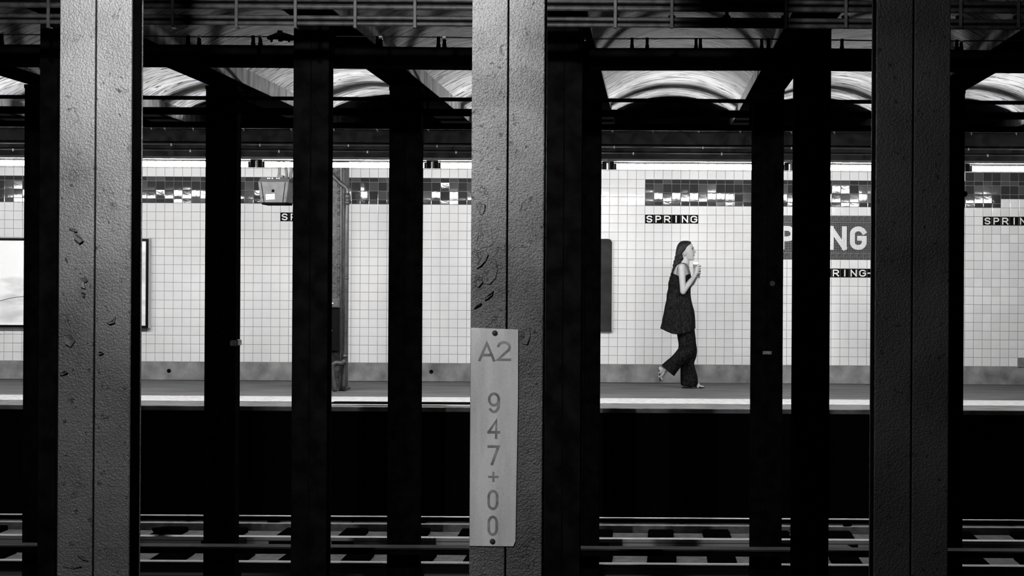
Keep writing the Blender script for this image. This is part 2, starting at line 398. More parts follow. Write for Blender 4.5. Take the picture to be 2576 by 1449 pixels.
# --- far wall: backing, tiles, base
wall = bx('wall_back', M['grout'], None, XL, XR, YW + 0.004, YW + 0.4, -0.1, 3.5); tag(wall, kind='structure')
WALL_BAYS = [(-10, 56), (354, 518), (602, 740), (870, 980), (1058, 1192), (1508, 1892), (1966, 1997), (2084, 2197), (2420, 2590)]
def kx(k): return TX0 + TP * k
def visible_k(k):
    px = VX + (kx(k) + TP / 2) * F / YW
    return any(a - 11 < px < b + 11 for a, b in WALL_BAYS)
def tile_mesh(name, wd, ht, m, proud=0.0):
    bm = bmesh.new(); c = 0.0035; j = 0.0022
    x0, x1, z0, z1 = -wd / 2 + j, wd / 2 - j, -ht / 2 + j, ht / 2 - j
    f = [bm.verts.new((x, -proud, z)) for x, z in ((x0 + c, z0 + c), (x1 - c, z0 + c), (x1 - c, z1 - c), (x0 + c, z1 - c))]
    e = [bm.verts.new((x, -proud + 0.0022, z)) for x, z in ((x0, z0), (x1, z0), (x1, z1), (x0, z1))]
    d = [bm.verts.new((x, 0.009, z)) for x, z in ((x0, z0), (x1, z0), (x1, z1), (x0, z1))]
    bm.faces.new(f)
    for i in range(4):
        q = (i + 1) % 4
        bm.faces.new((f[i], e[i], e[q], f[q])); bm.faces.new((e[i], d[i], d[q], e[q]))
    bmesh.ops.recalc_face_normals(bm, faces=bm.faces)
    me = bpy.data.meshes.new(name); bm.to_mesh(me); bm.free(); me.materials.append(m); return me
TM = {(False, 'w'): tile_mesh('tile', TP, TR, M['tile']), (False, 'v'): tile_mesh('tile', TP, TR, M['tile_b']),
      (False, 'b'): tile_mesh('band_tile', TP, TR, M['band']), (False, 'c'): tile_mesh('band_tile', TP, TR, M['band_b']),
      (True, 'b'): tile_mesh('band_tile', TP, TR / 2, M['band']), (True, 'c'): tile_mesh('band_tile', TP, TR / 2, M['band_b'])}
stuffv = {'w': [], 'v': [], 'b': [], 'c': []}; stufff = {'w': [], 'v': [], 'b': [], 'c': []}
def add_stuff(kind, cx, cz, half, tx, tz):
    me = TM[(half, kind)]; V, Fc = stuffv[kind], stufff[kind]; o = len(V)
    for v in me.vertices: V.append((cx + v.co.x, YW + v.co.y + tx * v.co.x + tz * v.co.z, cz + v.co.z))
    for p in me.polygons: Fc.append([o + i for i in p.vertices])
count = {'tile': 0, 'band_tile': 0}
# rows: (z bottom, half?, row id); 18 rows under the band, then half, full, full, half, then rows to the ceiling
rows = [(BASE_Z + TR * i, False, i) for i in range(18)]
zb = BASE_Z + TR * 18
rows += [(zb, True, 'h0'), (zb + TR / 2, False, 'f0'), (zb + TR * 1.5, False, 'f1'), (zb + TR * 2.5, True, 'h1')]
rows += [(zb + TR * (3 + i), False, 18 + i) for i in range(7)]
K0, K1 = int((XL - TX0) / TP), int((XR - TX0) / TP) - 1
SIGN_K = (12, 32)
letters = {}
for ch, k in zip('SPRING', range(0, 6)): letters[(k, 16)] = ch
for ch, k in zip('SPRING', range(-41, -35)): letters[(k, 16)] = ch
for ch, k in zip('SPRING', range(38, 44)): letters[(k, 16)] = ch
for ch, k in zip('SPRING-ST', range(19, 28)): letters[(k, 10)] = ch
for k in range(K0, K1):
    inband = (k >= 0) or (k <= -17)
    for z, half, rid in rows:
        if rid == 0 and k >= 42: continue
        if (k, rid) in letters: continue
        if isinstance(rid, int) and 12 <= rid <= 16 and SIGN_K[0] <= k < SIGN_K[1]: continue
        hh = TR / 2 if half else TR
        dark = isinstance(rid, str) and inband
        if isinstance(rid, str) and not inband:
            # plain white courses: three full rows instead of the band
            if rid in ('h0', 'h1'): continue
            if rid == 'f0': zz = [zb, zb + TR, zb + 2 * TR]
            else: continue
            for z2 in zz:
                tx, tz = random.gauss(0, .0022), random.gauss(0, .0022)
                if visible_k(k) and count['tile'] < 300 and -10 <= k < 0:
                    o = link('tile', TM[(False, 'w')], None, wall); o.location = (kx(k) + TP / 2, YW, z2 + TR / 2)
                    o.matrix_parent_inverse = Matrix.Identity(4); o.rotation_euler = (tz, 0, tx); count['tile'] += 1
                else: add_stuff('w', kx(k) + TP / 2, z2 + TR / 2, False, tx, tz)
            continue
        if k >= 36 and rid == 18: dark = True
        if k >= 40 and rid in ('h0',): dark = False
        if k >= 40 and rid == 'f0':
            # the band climbs half a course here: white under, half-height dark above
            add_stuff('w', kx(k) + TP / 2, zb + TR / 2, False, 0, 0)
            o = link('band_tile', TM[(True, 'b')], None, wall); o.location = (kx(k) + TP / 2, YW, zb + TR * 1.25); o.matrix_parent_inverse = Matrix.Identity(4)
            o.rotation_euler = (random.gauss(0, .008), 0, random.gauss(0, .006)); count['band_tile'] += 1
            continue
        if k >= 40 and rid == 'h0': continue
        if dark:
            kd = random.choice('bbc'); s = 0.0095
            tx, tz = random.gauss(0, .006), random.gauss(0, s)
            if visible_k(k) and count['band_tile'] < 300:
                o = link('band_tile', TM[(half, kd)], None, wall); o.location = (kx(k) + TP / 2, YW, z + hh / 2)
                o.matrix_parent_inverse = Matrix.Identity(4); o.rotation_euler = (tz, 0, tx); count['band_tile'] += 1
            else: add_stuff(kd, kx(k) + TP / 2, z + hh / 2, half, tx, tz)
        else:
            kd = 'w' if (k < 34) else random.choice('wv')
            tx, tz = random.gauss(0, .0022), random.gauss(0, .0022)
            if -10 <= k <= 11 and visible_k(k) and isinstance(rid, int) and rid < 18 and count['tile'] < 300 and not (k < -8):
                o = link('tile', TM[(False, kd)], None, wall); o.location = (kx(k) + TP / 2, YW, z + hh / 2)
                o.matrix_parent_inverse = Matrix.Identity(4); o.rotation_euler = (tz, 0, tx); count['tile'] += 1
            elif not half: add_stuff(kd, kx(k) + TP / 2, z + hh / 2, half, tx, tz)
for kd, nm in (('w', 'tiles'), ('v', 'tiles'), ('b', 'band_tiles'), ('c', 'band_tiles')):
    me = bpy.data.meshes.new(nm); me.from_pydata(stuffv[kd], [], stufff[kd]); me.update()
    bm = bmesh.new(); bm.from_mesh(me); bmesh.ops.recalc_face_normals(bm, faces=bm.faces)
    for f in bm.faces:
        pass
    bm.to_mesh(me); bm.free()
    o = link(nm, me, {'w': M['tile'], 'v': M['tile_b'], 'b': M['band'], 'c': M['band_b']}[kd], wall); o['kind'] = 'stuff'
# concrete base with its drain holes; it steps up one course at the right
bm = bmesh.new()
box(bm, XL, XR, YW - 0.015, YW + 0.02, 0.0, BASE_Z - 0.002)
box(bm, kx(42), XR, YW - 0.015, YW + 0.02, BASE_Z - 0.01, BASE_Z + TR)
bs = fin(bm, 'baseboard_back', M['base']); tag(bs, kind='structure')
for px, py in ((425, 933), (1085, 935)):
    p = at(px, py, YW - 0.016)
    bm = bmesh.new(); cyl(bm, (p.x, YW - 0.019, p.z), (p.x, YW + 0.01, p.z), 0.022, n=20); fin(bm, 'drain_hole', M['black'], bs)
    bm = bmesh.new(); cyl(bm, (p.x, YW - 0.0175, p.z), (p.x, YW - 0.012, p.z), 0.027, n=20); fin(bm, 'drain_collar', M['socket'], bs)
jn = bx('floor_joint', M['black'], fl, XL, XR, YW - 0.035, YW - 0.0151, -0.01, 0.003)

# ================================================================== SIGNS IN THE WALL
def tile_strip(name, label, k0, rid, text, group):
    z = BASE_Z + TR * rid
    e = empty(name, (kx(k0 + len(text) / 2), YW, z), label, 'sign', group)
    for i, ch in enumerate(text):
        x = kx(k0 + i)
        t = bx('letter_tile', M['black_tile'], e, x + 0.002, x + TP - 0.002, YW - 0.002, YW + 0.009, z + 0.002, z + TR - 0.002, bev=0.001)
        wd = {'I': 0.05, 'S': 0.074, 'P': 0.072, 'R': 0.078, 'N': 0.078, 'G': 0.084, '-': 0.098, 'T': 0.074}[ch]
        bm = bmesh.new(); glyph(bm, ch, x + (TP - wd) / 2, z + (TR - 0.086) / 2, wd, 0.086, 0.0155, YW - 0.002, 0.0012)
        fin(bm, 'letter', M['letter'], t)
    return e
tile_strip('lettered_tile_strip', 'row of black letter tiles reading SPRING in the wall above the walking woman', 0, 16, 'SPRING', 'black letter tiles in the wall')
tile_strip('lettered_tile_strip', 'black letter tiles starting SP half hidden behind a column, below the hanging grey box', -41, 16, 'SPRING', 'black letter tiles in the wall')
tile_strip('lettered_tile_strip', 'row of black letter tiles reading SPRIN, cut by the right edge of the photo', 38, 16, 'SPRING', 'black letter tiles in the wall')
tile_strip('lettered_tile_strip', 'row of black letter tiles reading RING and a dash under the big mosaic name sign', 19, 10, 'SPRING-ST', 'black letter tiles in the wall')
# mosaic name tablet
sx0, sx1 = kx(SIGN_K[0]), kx(SIGN_K[1]); sz0, sz1 = BASE_Z + TR * 12, BASE_Z + TR * 17
ms = empty('mosaic_name_sign', ((sx0 + sx1) / 2, YW, sz0), 'large dark mosaic name sign with big white letters behind the right columns', 'sign')
bx('mortar_bed', M['lightgrout'], ms, sx0 + 0.001, sx1 - 0.001, YW + 0.001, YW + 0.012, sz0 + 0.001, sz1 - 0.001)
n = 27; pitch = (sx1 - sx0) / n
bme = bpy.data.meshes.new('border_tile'); bm = bmesh.new(); box(bm, -pitch / 2 + 0.003, pitch / 2 - 0.003, -0.004, 0.006, -0.039, 0.039, bev=0.001); bm.to_mesh(bme); bm.free(); bme.materials.append(M['border'])
for i in range(n):
    for zc in (sz0 + 0.043, sz1 - 0.043):
        o = link('border_tile', bme, None, ms); o.location = (sx0 + pitch * (i + .5) - ms.location.x, 0, zc - ms.location.z); o.matrix_parent_inverse = Matrix.Identity(4)
tp = 0.0206
bm = bmesh.new()
x = sx0 + 0.008
while x + tp < sx1:
    z = sz0 + 0.088
    while z + tp < sz1 - 0.084:
        w_ = 0.0170; v = [bm.verts.new((x + a + random.uniform(-.0008, .0008), YW - 0.003, z + b + random.uniform(-.0008, .0008))) for a, b in ((0.002, 0.002), (w_, 0.002), (w_, w_), (0.002, w_))]
        d = [bm.verts.new((q.co.x, YW + 0.003, q.co.z)) for q in v]
        bm.faces.new(v)
        for i in range(4): bm.faces.new((v[i], d[i], d[(i + 1) % 4], v[(i + 1) % 4]))
        z += tp
    x += tp
o = fin(bm, 'tesserae', M['tess'], ms); o['kind'] = 'stuff'
# white mosaic letters (print of joints on the glaze is fine relief)
lm = bpy.data.materials.new('white_mosaic_letter'); lm.use_nodes = True
nt = lm.node_tree; N = nt.nodes; L = nt.links
tc = N.new('ShaderNodeTexCoord'); sp_ = N.new('ShaderNodeSeparateXYZ'); cb = N.new('ShaderNodeCombineXYZ'); br = N.new('ShaderNodeTexBrick')
L.new(tc.outputs['Object'], sp_.inputs[0]); L.new(sp_.outputs['X'], cb.inputs['X']); L.new(sp_.outputs['Z'], cb.inputs['Y']); L.new(cb.outputs[0], br.inputs['Vector'])
br.offset = 0.0; br.inputs['Scale'].default_value = 1.0; br.inputs['Brick Width'].default_value = 0.0206; br.inputs['Row Height'].default_value = 0.0206
br.inputs['Mortar Size'].default_value = 0.0011; br.inputs['Color1'].default_value = g3(0.7); br.inputs['Color2'].default_value = g3(0.62); br.inputs['Mortar'].default_value = g3(0.30)
L.new(br.outputs['Color'], N['Principled BSDF'].inputs['Base Color']); N['Principled BSDF'].inputs['Roughness'].default_value = 0.4
zt, zbm = at(2110, 569.3, YW).z, at(2110, 628.6, YW).z
for ch, a, b in (('S', 1915, 1954), ('P', 1961, 2001), ('R', 2008, 2047), ('I', 2053, 2078), ('N', 2085, 2130), ('G', 2138, 2180), ('S', 2206, 2245), ('T', 2252, 2290)):
    xa, xb = X_at(a, YW, 600), X_at(b, YW, 600)
    bm = bmesh.new(); glyph(bm, ch, xa, zbm, xb - xa, zt - zbm, 0.0605, YW - 0.001, 0.0045); fin(bm, 'mosaic_letter', lm, ms)

# ================================================================== FAR PLATFORM THINGS
def poster(name, label, px0, px1, py0, py1, mt, fr=0.038, lit=False):
    a, b = at(px0, py0, YW - 0.09), at(px1, py1, YW - 0.09)
    yy = YW - 0.09
    e = empty(name, ((a.x + b.x) / 2, YW, b.z), label, 'poster')
    e_ = 0.007
    bx('case', M['frame_edge'], e, a.x, b.x, yy + 0.006, YW - 0.003, b.z, a.z, bev=0.004)
    for nm, c in (('frame_bar', (a.x + e_, b.x - e_, yy - 0.012, yy + 0.02, a.z - fr, a.z - e_)), ('frame_bar', (a.x + e_, b.x - e_, yy - 0.012, yy + 0.02, b.z + e_, b.z + fr)),
                  ('frame_bar', (a.x + e_, a.x + fr, yy - 0.0125, yy + 0.02, b.z + e_, a.z - e_)), ('frame_bar', (b.x - fr, b.x - e_, yy - 0.0125, yy + 0.02, b.z + e_, a.z - e_))):
        bx(nm, M['frame'], e, *c, bev=0.004)
    bx('poster_print', mt, e, a.x + fr, b.x - fr, yy - 0.002, yy + 0.004, b.z + fr, a.z - fr)
    return e
pa = poster('advertising_lightbox', 'wide white backlit poster case in a black frame on the far left wall', -45, 374, 597, 827, M['poster'])
bm = bmesh.new(); yy = YW - 0.093
swept(bm, smoothpath([at(-20, 760, yy), at(0, 757, yy), at(27, 750, yy), at(54, 746.5, yy), at(90, 744, yy), at(150, 752, yy)], 4), 0.0032, 6); fin(bm, 'printed_line', M['frame'], pa)
a, b = at(-20, 808, yy), at(352, 811, yy)
bx('printed_band', M['white'], pa, a.x, b.x, yy, yy + 0.0015, b.z, a.z)
# dark board with rounded corners
a, b = at(1398, 599, YW - 0.05), at(1540, 834, YW - 0.05)
e = empty('dark_poster_board', ((a.x + b.x) / 2, YW, b.z), 'dark wall board with a rounded top corner behind the columns left of the woman', 'poster')
bm = bmesh.new(); r = 0.05; pr = [(a.x, b.z), (b.x, b.z)] + [(b.x - r + r * math.cos(t * PI / 16), a.z - r + r * math.sin(t * PI / 16)) for t in range(9)] + [(a.x + r - r * math.sin(t * PI / 16), a.z - r + r * math.cos(t * PI / 16)) for t in range(9)]
def prism(bm, pr, y0, y1, sc=1.0):
    cx = sum(p[0] for p in pr) / len(pr); cz = sum(p[1] for p in pr) / len(pr)
    A = [bm.verts.new((cx + (x - cx) * sc, y0, cz + (z - cz) * sc)) for x, z in pr]; B = [bm.verts.new((cx + (x - cx) * sc, y1, cz + (z - cz) * sc)) for x, z in pr]
    bm.faces.new(A); bm.faces.new(B[::-1])
    for i in range(len(pr)): bm.faces.new((A[i], B[i], B[(i + 1) % len(pr)], A[(i + 1) % len(pr)]))
prism(bm, pr, YW - 0.05, YW - 0.003); fin(bm, 'board', M['frame_edge'], e)
bm = bmesh.new(); prism(bm, [(x - 0.008 if x > a.x + .1 else x + .008, z - 0.006 if z > b.z + .1 else z) for x, z in pr], YW - 0.056, YW - 0.049); fin(bm, 'poster_print', M['dark_poster'], e)

# platform column with rivets, conduit and boxes at the far platform (seen at the left)
YC = 19.15
cx0, cx1 = X_at(800, YC), X_at(866, YC)
e = empty('riveted_column', ((cx0 + cx1) / 2, YC + .15, 0), 'grey riveted steel column standing on the far platform beside a vertical pipe', 'column')
bx('web_plate', M['colpaint'], e, cx0 + .02, cx1 - .03, YC + 0.004, YC + 0.02, 0.0, ZB)
for x0, x1 in ((cx0, cx0 + .07), (cx1 - .075, cx1)):
    bm = bmesh.new(); box(bm, x0, x1, YC - 0.012, YC + 0.002, 0.0, ZB - 0.001, bev=0.002); fin(bm, 'flange_angle', M['colpaint'], e)
bx('side_plate', M['colpaint'], e, cx1 - 0.012, cx1 + 0.003, YC + 0.0025, YC + 0.26, 0, ZB - .001)
bx('side_plate', M['colpaint'], e, cx0 - 0.003, cx0 + 0.012, YC + 0.0025, YC + 0.26, 0, ZB - .001)
bx('foot_plate', M['colpaint'], e, cx0 - 0.03, cx1 + 0.03, YC - 0.03, YC + 0.27, 0, 0.03)
rv = bpy.data.meshes.new('rivet'); bm = bmesh.new(); ball(bm, (0, 0, 0), 0.019, 2, (1, 0.55, 1)); bm.to_mesh(rv); bm.free(); rv.materials.append(M['colpaint'])
for p in rv.polygons: p.use_smooth = True
zz = [y for y in (433, 452, 468, 484, 502, 520, 538, 567, 600, 637, 670, 704, 738)]
for y in zz:
    for px in (852.5, 813):
        p = at(px, y, YC - 0.014); o = link('rivet', rv, None, e); o.location = p - e.location; o.matrix_parent_inverse = Matrix.Identity(4)
def wbox(name, label, cat, px0, px1, py0, py1, y0, y1, mt, door=None):
    a, b = at(px0, py0, y0), at(px1, py1, y0)
    e = empty(name, ((a.x + b.x) / 2, y1, b.z), label, cat)
    bx('case', mt, e, a.x, b.x, y0, y1, b.z, a.z, bev=0.006)
    bx('cover', mt, e, a.x + .012, b.x - .012, y0 - 0.008, y0 - 0.0005, b.z + .012, a.z - .012, bev=0.003)
    bm = bmesh.new(); ball(bm, ((a.x + b.x) / 2 + 0.02, y0 - 0.010, (a.z + b.z) / 2), 0.01, 2); fin(bm, 'knob', M['clip'], e)
    return e
wbox('junction_box', 'black electrical box on the riveted column', 'box', 806, 852.5, 777, 885, YC - 0.14, YC - 0.013, M['frame'])
wbox('junction_box', 'pale grey box on the riveted column just above the black one', 'box', 812, 854, 751, 775, YC - 0.10, YC - 0.013, M['cctv'])
# conduit
YP = YC - 0.056
e = empty('conduit_pipe', at(868, 985, YP), 'thick vertical conduit running down beside the riveted column with a bend at top', 'pipe')
bm = bmesh.new(); swept(bm, smoothpath([at(800, 405, YP), at(836, 441, YP), at(858, 462, YP), at(872, 474, YP), at(873, 492, YP), at(872, 560, YP), at(870, 760, YP), at(868, 900, YP), at(864, 984, YP)], 5), 0.024, 12)
fin(bm, 'pipe_run', M['pipe'], e, True)
for y, px, rr, hh in ((494, 873, 0.034, 0.07), (510, 872.5, 0.032, 0.05), (700, 871, 0.030, 0.02), (896, 868, 0.032, 0.035)):
    p = at(px, y, YP); bm = bmesh.new(); cyl(bm, p - Vector((0, 0, hh / 2)), p + Vector((0, 0, hh / 2)), rr, n=16); fin(bm, 'coupling', M['pipe'], e, True)
e = empty('thin_conduit', at(860, 985, YC - 0.03), 'thin conduit hugging the edge of the riveted column, left of the thick pipe', 'pipe')
bm = bmesh.new(); swept(bm, smoothpath([at(857.8, 380, YC - .03), at(857.8, 600, YC - .03), at(857.3, 850, YC - .03), at(855, 985, YC - .03)], 5), 0.014, 10); fin(bm, 'pipe_run', M['pipe'], e, True)
e = empty('elbow_pipe', at(838, 985, YP - .05), 'curved pipe bending left off the conduit near the platform floor', 'pipe')
bm = bmesh.new(); yq = YP - 0.068; swept(bm, smoothpath([at(869, 908, yq), at(858, 914, yq), at(846, 913, yq), at(837, 920, yq), at(836, 935, yq), at(840, 960, yq), at(843, 985, yq)], 5), [0.030] * 10 + [0.03 - 0.0003 * i for i in range(21)], 12); fin(bm, 'pipe_run', M['pipe'], e, True)

# hanging grey box
YB = 18.6
def quad_prism(bm, P, dy):
    A = [bm.verts.new(p) for p in P]; B = [bm.verts.new(p + Vector((0, dy, 0))) for p in P]
    bm.faces.new(A); bm.faces.new(B[::-1])
    for i in range(len(P)): bm.faces.new((A[i], B[i], B[(i + 1) % len(P)], A[(i + 1) % len(P)]))
e = empty('hanging_equipment_box', at(690, 447, YB), 'grey tapered metal box with a white label hanging under the light line', 'box')
bm = bmesh.new(); quad_prism(bm, [at(648.5, 456, YB), at(726, 456, YB), at(718.5, 513, YB), at(657, 513, YB)], 0.30); bmesh.ops.bevel(bm, geom=bm.edges[:], offset=0.006, segments=2, affect='EDGES'); fin(bm, 'case', M['cctv'], e)
bm = bmesh.new(); quad_prism(bm, [at(657.5, 509, YB - .01), at(720.5, 509, YB - .01), at(719.5, 514.5, YB - .01), at(658.5, 514.5, YB - .01)], 0.32); fin(bm, 'bottom_rim', M['black'], e)
bm = bmesh.new(); quad_prism(bm, [at(654, 450, YB - .01), at(728, 450, YB - .01), at(727.5, 457, YB - .01), at(649, 457, YB - .01)], 0.32); fin(bm, 'top_rim', M['socket'], e)
bm = bmesh.new(); quad_prism(bm, [at(655, 446.5, YB), at(724, 446.5, YB), at(724, 451, YB), at(655, 451, YB)], 0.04); fin(bm, 'perforated_rail', M['socket'], e)
for px in (673.5, 678, 685, 696.5, 702): 
    p = at(px, 448.6, YB - .004); bx('slot', M['white'], e, p.x - .006, p.x + .006, YB - .006, YB - .001, p.z - .006, p.z + .006)
for P in ((656.5, 664.5), (717.5, 711)):
    bm = bmesh.new(); quad_prism(bm, [at(P[0] - .8, 458, YB - .004), at(P[0] + .8, 458, YB - .004), at(P[1] + .8, 511, YB - .004), at(P[1] - .8, 511, YB - .004)], 0.006); fin(bm, 'seam', M['black'], e)
bm = bmesh.new(); quad_prism(bm, [at(668, 489, YB - .005), at(690.8, 487.5, YB - .005), at(691, 501, YB - .005), at(669, 502.5, YB - .005)], 0.004); lb = fin(bm, 'paper_label', M['white'], e)
bm = bmesh.new(); swept(bm, [at(x, y, YB - .007) for x, y in ((671, 492), (673.5, 499), (676, 492.5), (678.5, 499), (680, 493), (683, 498.5), (686, 491))], 0.003, 5); fin(bm, 'scribble', M['cctv'], lb)
p = at(687, 480, YB); bm = bmesh.new(); cyl(bm, (p.x, YB - .006, p.z), (p.x, YB + .004, p.z), 0.016, n=16); fin(bm, 'keyhole', M['black'], e)
for px, py in ((659.5, 497), (717, 497)):
    p = at(px, py, YB); bm = bmesh.new(); ball(bm, (p.x, YB - .002, p.z), 0.009, 2); fin(bm, 'bolt', M['cctv'], e)
bm = bmesh.new(); quad_prism(bm, [at(697, 441, YB + .05), at(711, 441, YB + .05), at(711, 446, YB + .05), at(697, 446, YB + .05)], 0.10); fin(bm, 'hanger_block', M['cctv'], e)
for a_, b_ in (((702, 446), (700, 396)), ((722, 450), (712, 396)), ((730, 450), (734, 396))):
    bm = bmesh.new(); swept(bm, smoothpath([at(*a_, YB + .1), at((a_[0] + b_[0]) / 2 + 2, (a_[1] + b_[1]) / 2, YB + .1), at(*b_, YB + .1), (at(*b_, YB + .1).x, YB + .1, ZB - .01)], 4), 0.016, 8); fin(bm, 'hanger_tube', M['cctv'], e)

# ------------------------------------------------------------------ light line over the platform edge
YF = 17.2; ZT = EYE + 1.07
gaps = [-678, -237, 204, 646, 1088.5, 1530, 1988, 2424, 2866]
names = ['off the left edge', 'cut by the left edge', 'just right of the leftmost near column', 'over the riveted column', 'behind the middle near column',
         'directly above the walking woman', 'above the big mosaic sign', 'cut by the right edge']
for i in range(8):
    xa, xb = X_at(gaps[i], YF, 417), X_at(gaps[i + 1], YF, 417)
    dz = 0
    e = empty('fluorescent_fixture', ((xa + xb) / 2, YF, ZT + .05), 'lit fluorescent tube light, ' + names[i], 'light', 'fluorescent lights in a line over the platform edge')
    bx('housing', M['housing'], e, xa + .001, xb - .001, YF - 0.030, YF + 0.030, ZT + 0.050, ZT + 0.078, bev=0.003)
    bm = bmesh.new(); cyl(bm, (xa + 0.088, YF, ZT), (xb - 0.088, YF, ZT), 0.024, n=14); fin(bm, 'tube', M['tube'], e, True)
    for s, x in ((1, xa), (-1, xb)):
        bm = bmesh.new()
        box(bm, min(x + s * .018, x + s * .062), max(x + s * .018, x + s * .062), YF - .026, YF + .026, ZT - .028, ZT + .0495, bev=.002)
        box(bm, min(x + s * .062, x + s * .086), max(x + s * .062, x + s * .086), YF - .022, YF + .022, ZT - .028, ZT + .030, bev=.002)
        fin(bm, 'lamp_holder', M['socket'], e)
    bx('strap', M['white'], e, xa + .001, xa + .016, YF - .028, YF + .028, ZT - .030, ZT + .0495)
# dark fascia girder behind the lights, conduits along it
YG = 17.7
e = empty('fascia_girder', (-2, YG, EYE + 1.16), 'long dark steel fascia girder just above and behind the line of lights', 'girder')
bx('web_plate', M['fascia'], e, XL + .05, XR - .05, YG, YG + 0.12, EYE + 1.165, EYE + 1.452)
bx('top_flange', M['fascia'], e, XL + .05, XR - .05, YG - 0.035, YG + 0.155, EYE + 1.453, EYE + 1.466)
bx('bottom_flange', M['fascia'], e, XL + .05, XR - .05, YG - 0.035, YG + 0.155, EYE + 1.15, EYE + 1.164)
for x in beams:
    bm = bmesh.new(); box(bm, x + 0.10, x + 0.14, YG + 0.02, YG + 0.06, EYE + 1.466, ZB - .001); fin(bm, 'hanger_strap', M['steel'], e)
    bm = bmesh.new(); box(bm, x - 0.14, x - 0.10, YG + 0.02, YG + 0.06, EYE + 1.466, ZB - .001); fin(bm, 'hanger_strap', M['steel'], e)
for nm, lab, py, r_, m_ in (('ledge_conduit', 'thin pale conduit clipped along the fascia, upper of the two', 370.5, .006, 'ledge'), ('ledge_conduit', 'thin dim conduit along the fascia just above the lights', 386, .0035, 'ledge')):
    p = at(1640, py, YG - .05); bm = bmesh.new(); swept(bm, [(XL + .1, YG - .05, p.z), (-5, YG - .05, p.z + .004), (0, YG - .05, p.z), (XR - .1, YG - .05, p.z)], r_, 8)
    e2 = empty(nm, (0, YG - .05, p.z), lab, 'conduit'); fin(bm, 'pipe_run', M[m_], e2, True)
    for k in range(24):
        x = XL + 1 + k * 0.93 + (0.2 if py > 380 else 0); bx('pipe_clip', M['ledge2'], e2, x, x + .014, YG - .052 - r_, YG - .0355 , p.z - .014, p.z + .012)
sf = bx('added_ceiling_blocker', M['black'], None, XL, XR, YG + 0.121, YW - 0.001, EYE + 1.455, EYE + 1.475); tag(sf, kind='structure')  # added unseen slab, keeps bounced light off the vault above
# cable with clips on the girder's top edge
zc = at(1640, 329, YG - .05).z
e = empty('clipped_cable', (0, YG - .05, zc), 'thin cable with small white clips running along the top of the fascia girder', 'cable')
bm = bmesh.new(); swept(bm, [(XL + .1, YG - .055, zc), (0, YG - .055, zc), (XR - .1, YG - .055, zc)], 0.004, 6); fin(bm, 'cable_run', M['ledge'], e, True)
for px in (-60, 380, 414, 485, 612, 732, 839, 948, 1077, 1540, 1642, 1757, 1862, 1990, 2098, 2443, 2556):
    p = at(px, 330, YG - .06); bm = bmesh.new(); box(bm, p.x - .010, p.x + .010, YG - .068, YG - .045, zc - .008, zc + .006, bev=.002); box(bm, p.x + .004, p.x + .008, YG - .066, YG - .05, zc - .026, zc - .008); fin(bm, 'cable_clip', M['ledge2'], e)

# ================================================================== COLUMN ROWS
def built_column(name, label, px0, px1, Y, depth, mt, ztop, group, zbot=-1.362, seam=True, pref=724):
    x0, x1 = X_at(px0, Y, pref), X_at(px1, Y, pref); xm = (x0 + x1) / 2; g = 0.003
    e = empty(name, (xm, Y + depth / 2, zbot), label, 'column', group)
    for a, b in ((x0, xm - g), (xm + g, x1)):
        bx('flange_plate', mt, e, a, b, Y, Y + 0.014, zbot, ztop, bev=0.0035, seg=2)
        bx('flange_plate', mt, e, a, b, Y + depth - 0.014, Y + depth, zbot, ztop, bev=0.0035)
    bx('web', M['steel'], e, x0 + 0.002, x1 - 0.002, Y + 0.0125, Y + depth - .0125, zbot, ztop)  # near columns: side faces darker than the flange plates
    return e, x0, x1
G1 = 'near row of steel columns'
Y1, Y2, Y3 = 6.25, 10.2, 14.1
c_l = built_column('steel_column', 'pale grey flaking steel column nearest the camera at the left', 147, 327.5, Y1, 0.146, M['col_left'], ZB, G1)
c_m = built_column('steel_column', 'pale peeling steel column in the middle that carries the number plate', 1184, 1366.5, Y1, 0.146, M['col_mid'], ZB, G1)
c_r = built_column('steel_column', 'dark broad steel column nearest the camera at the right', 2202, 2388, Y1, 0.146, M['col_right'], ZB, G1)
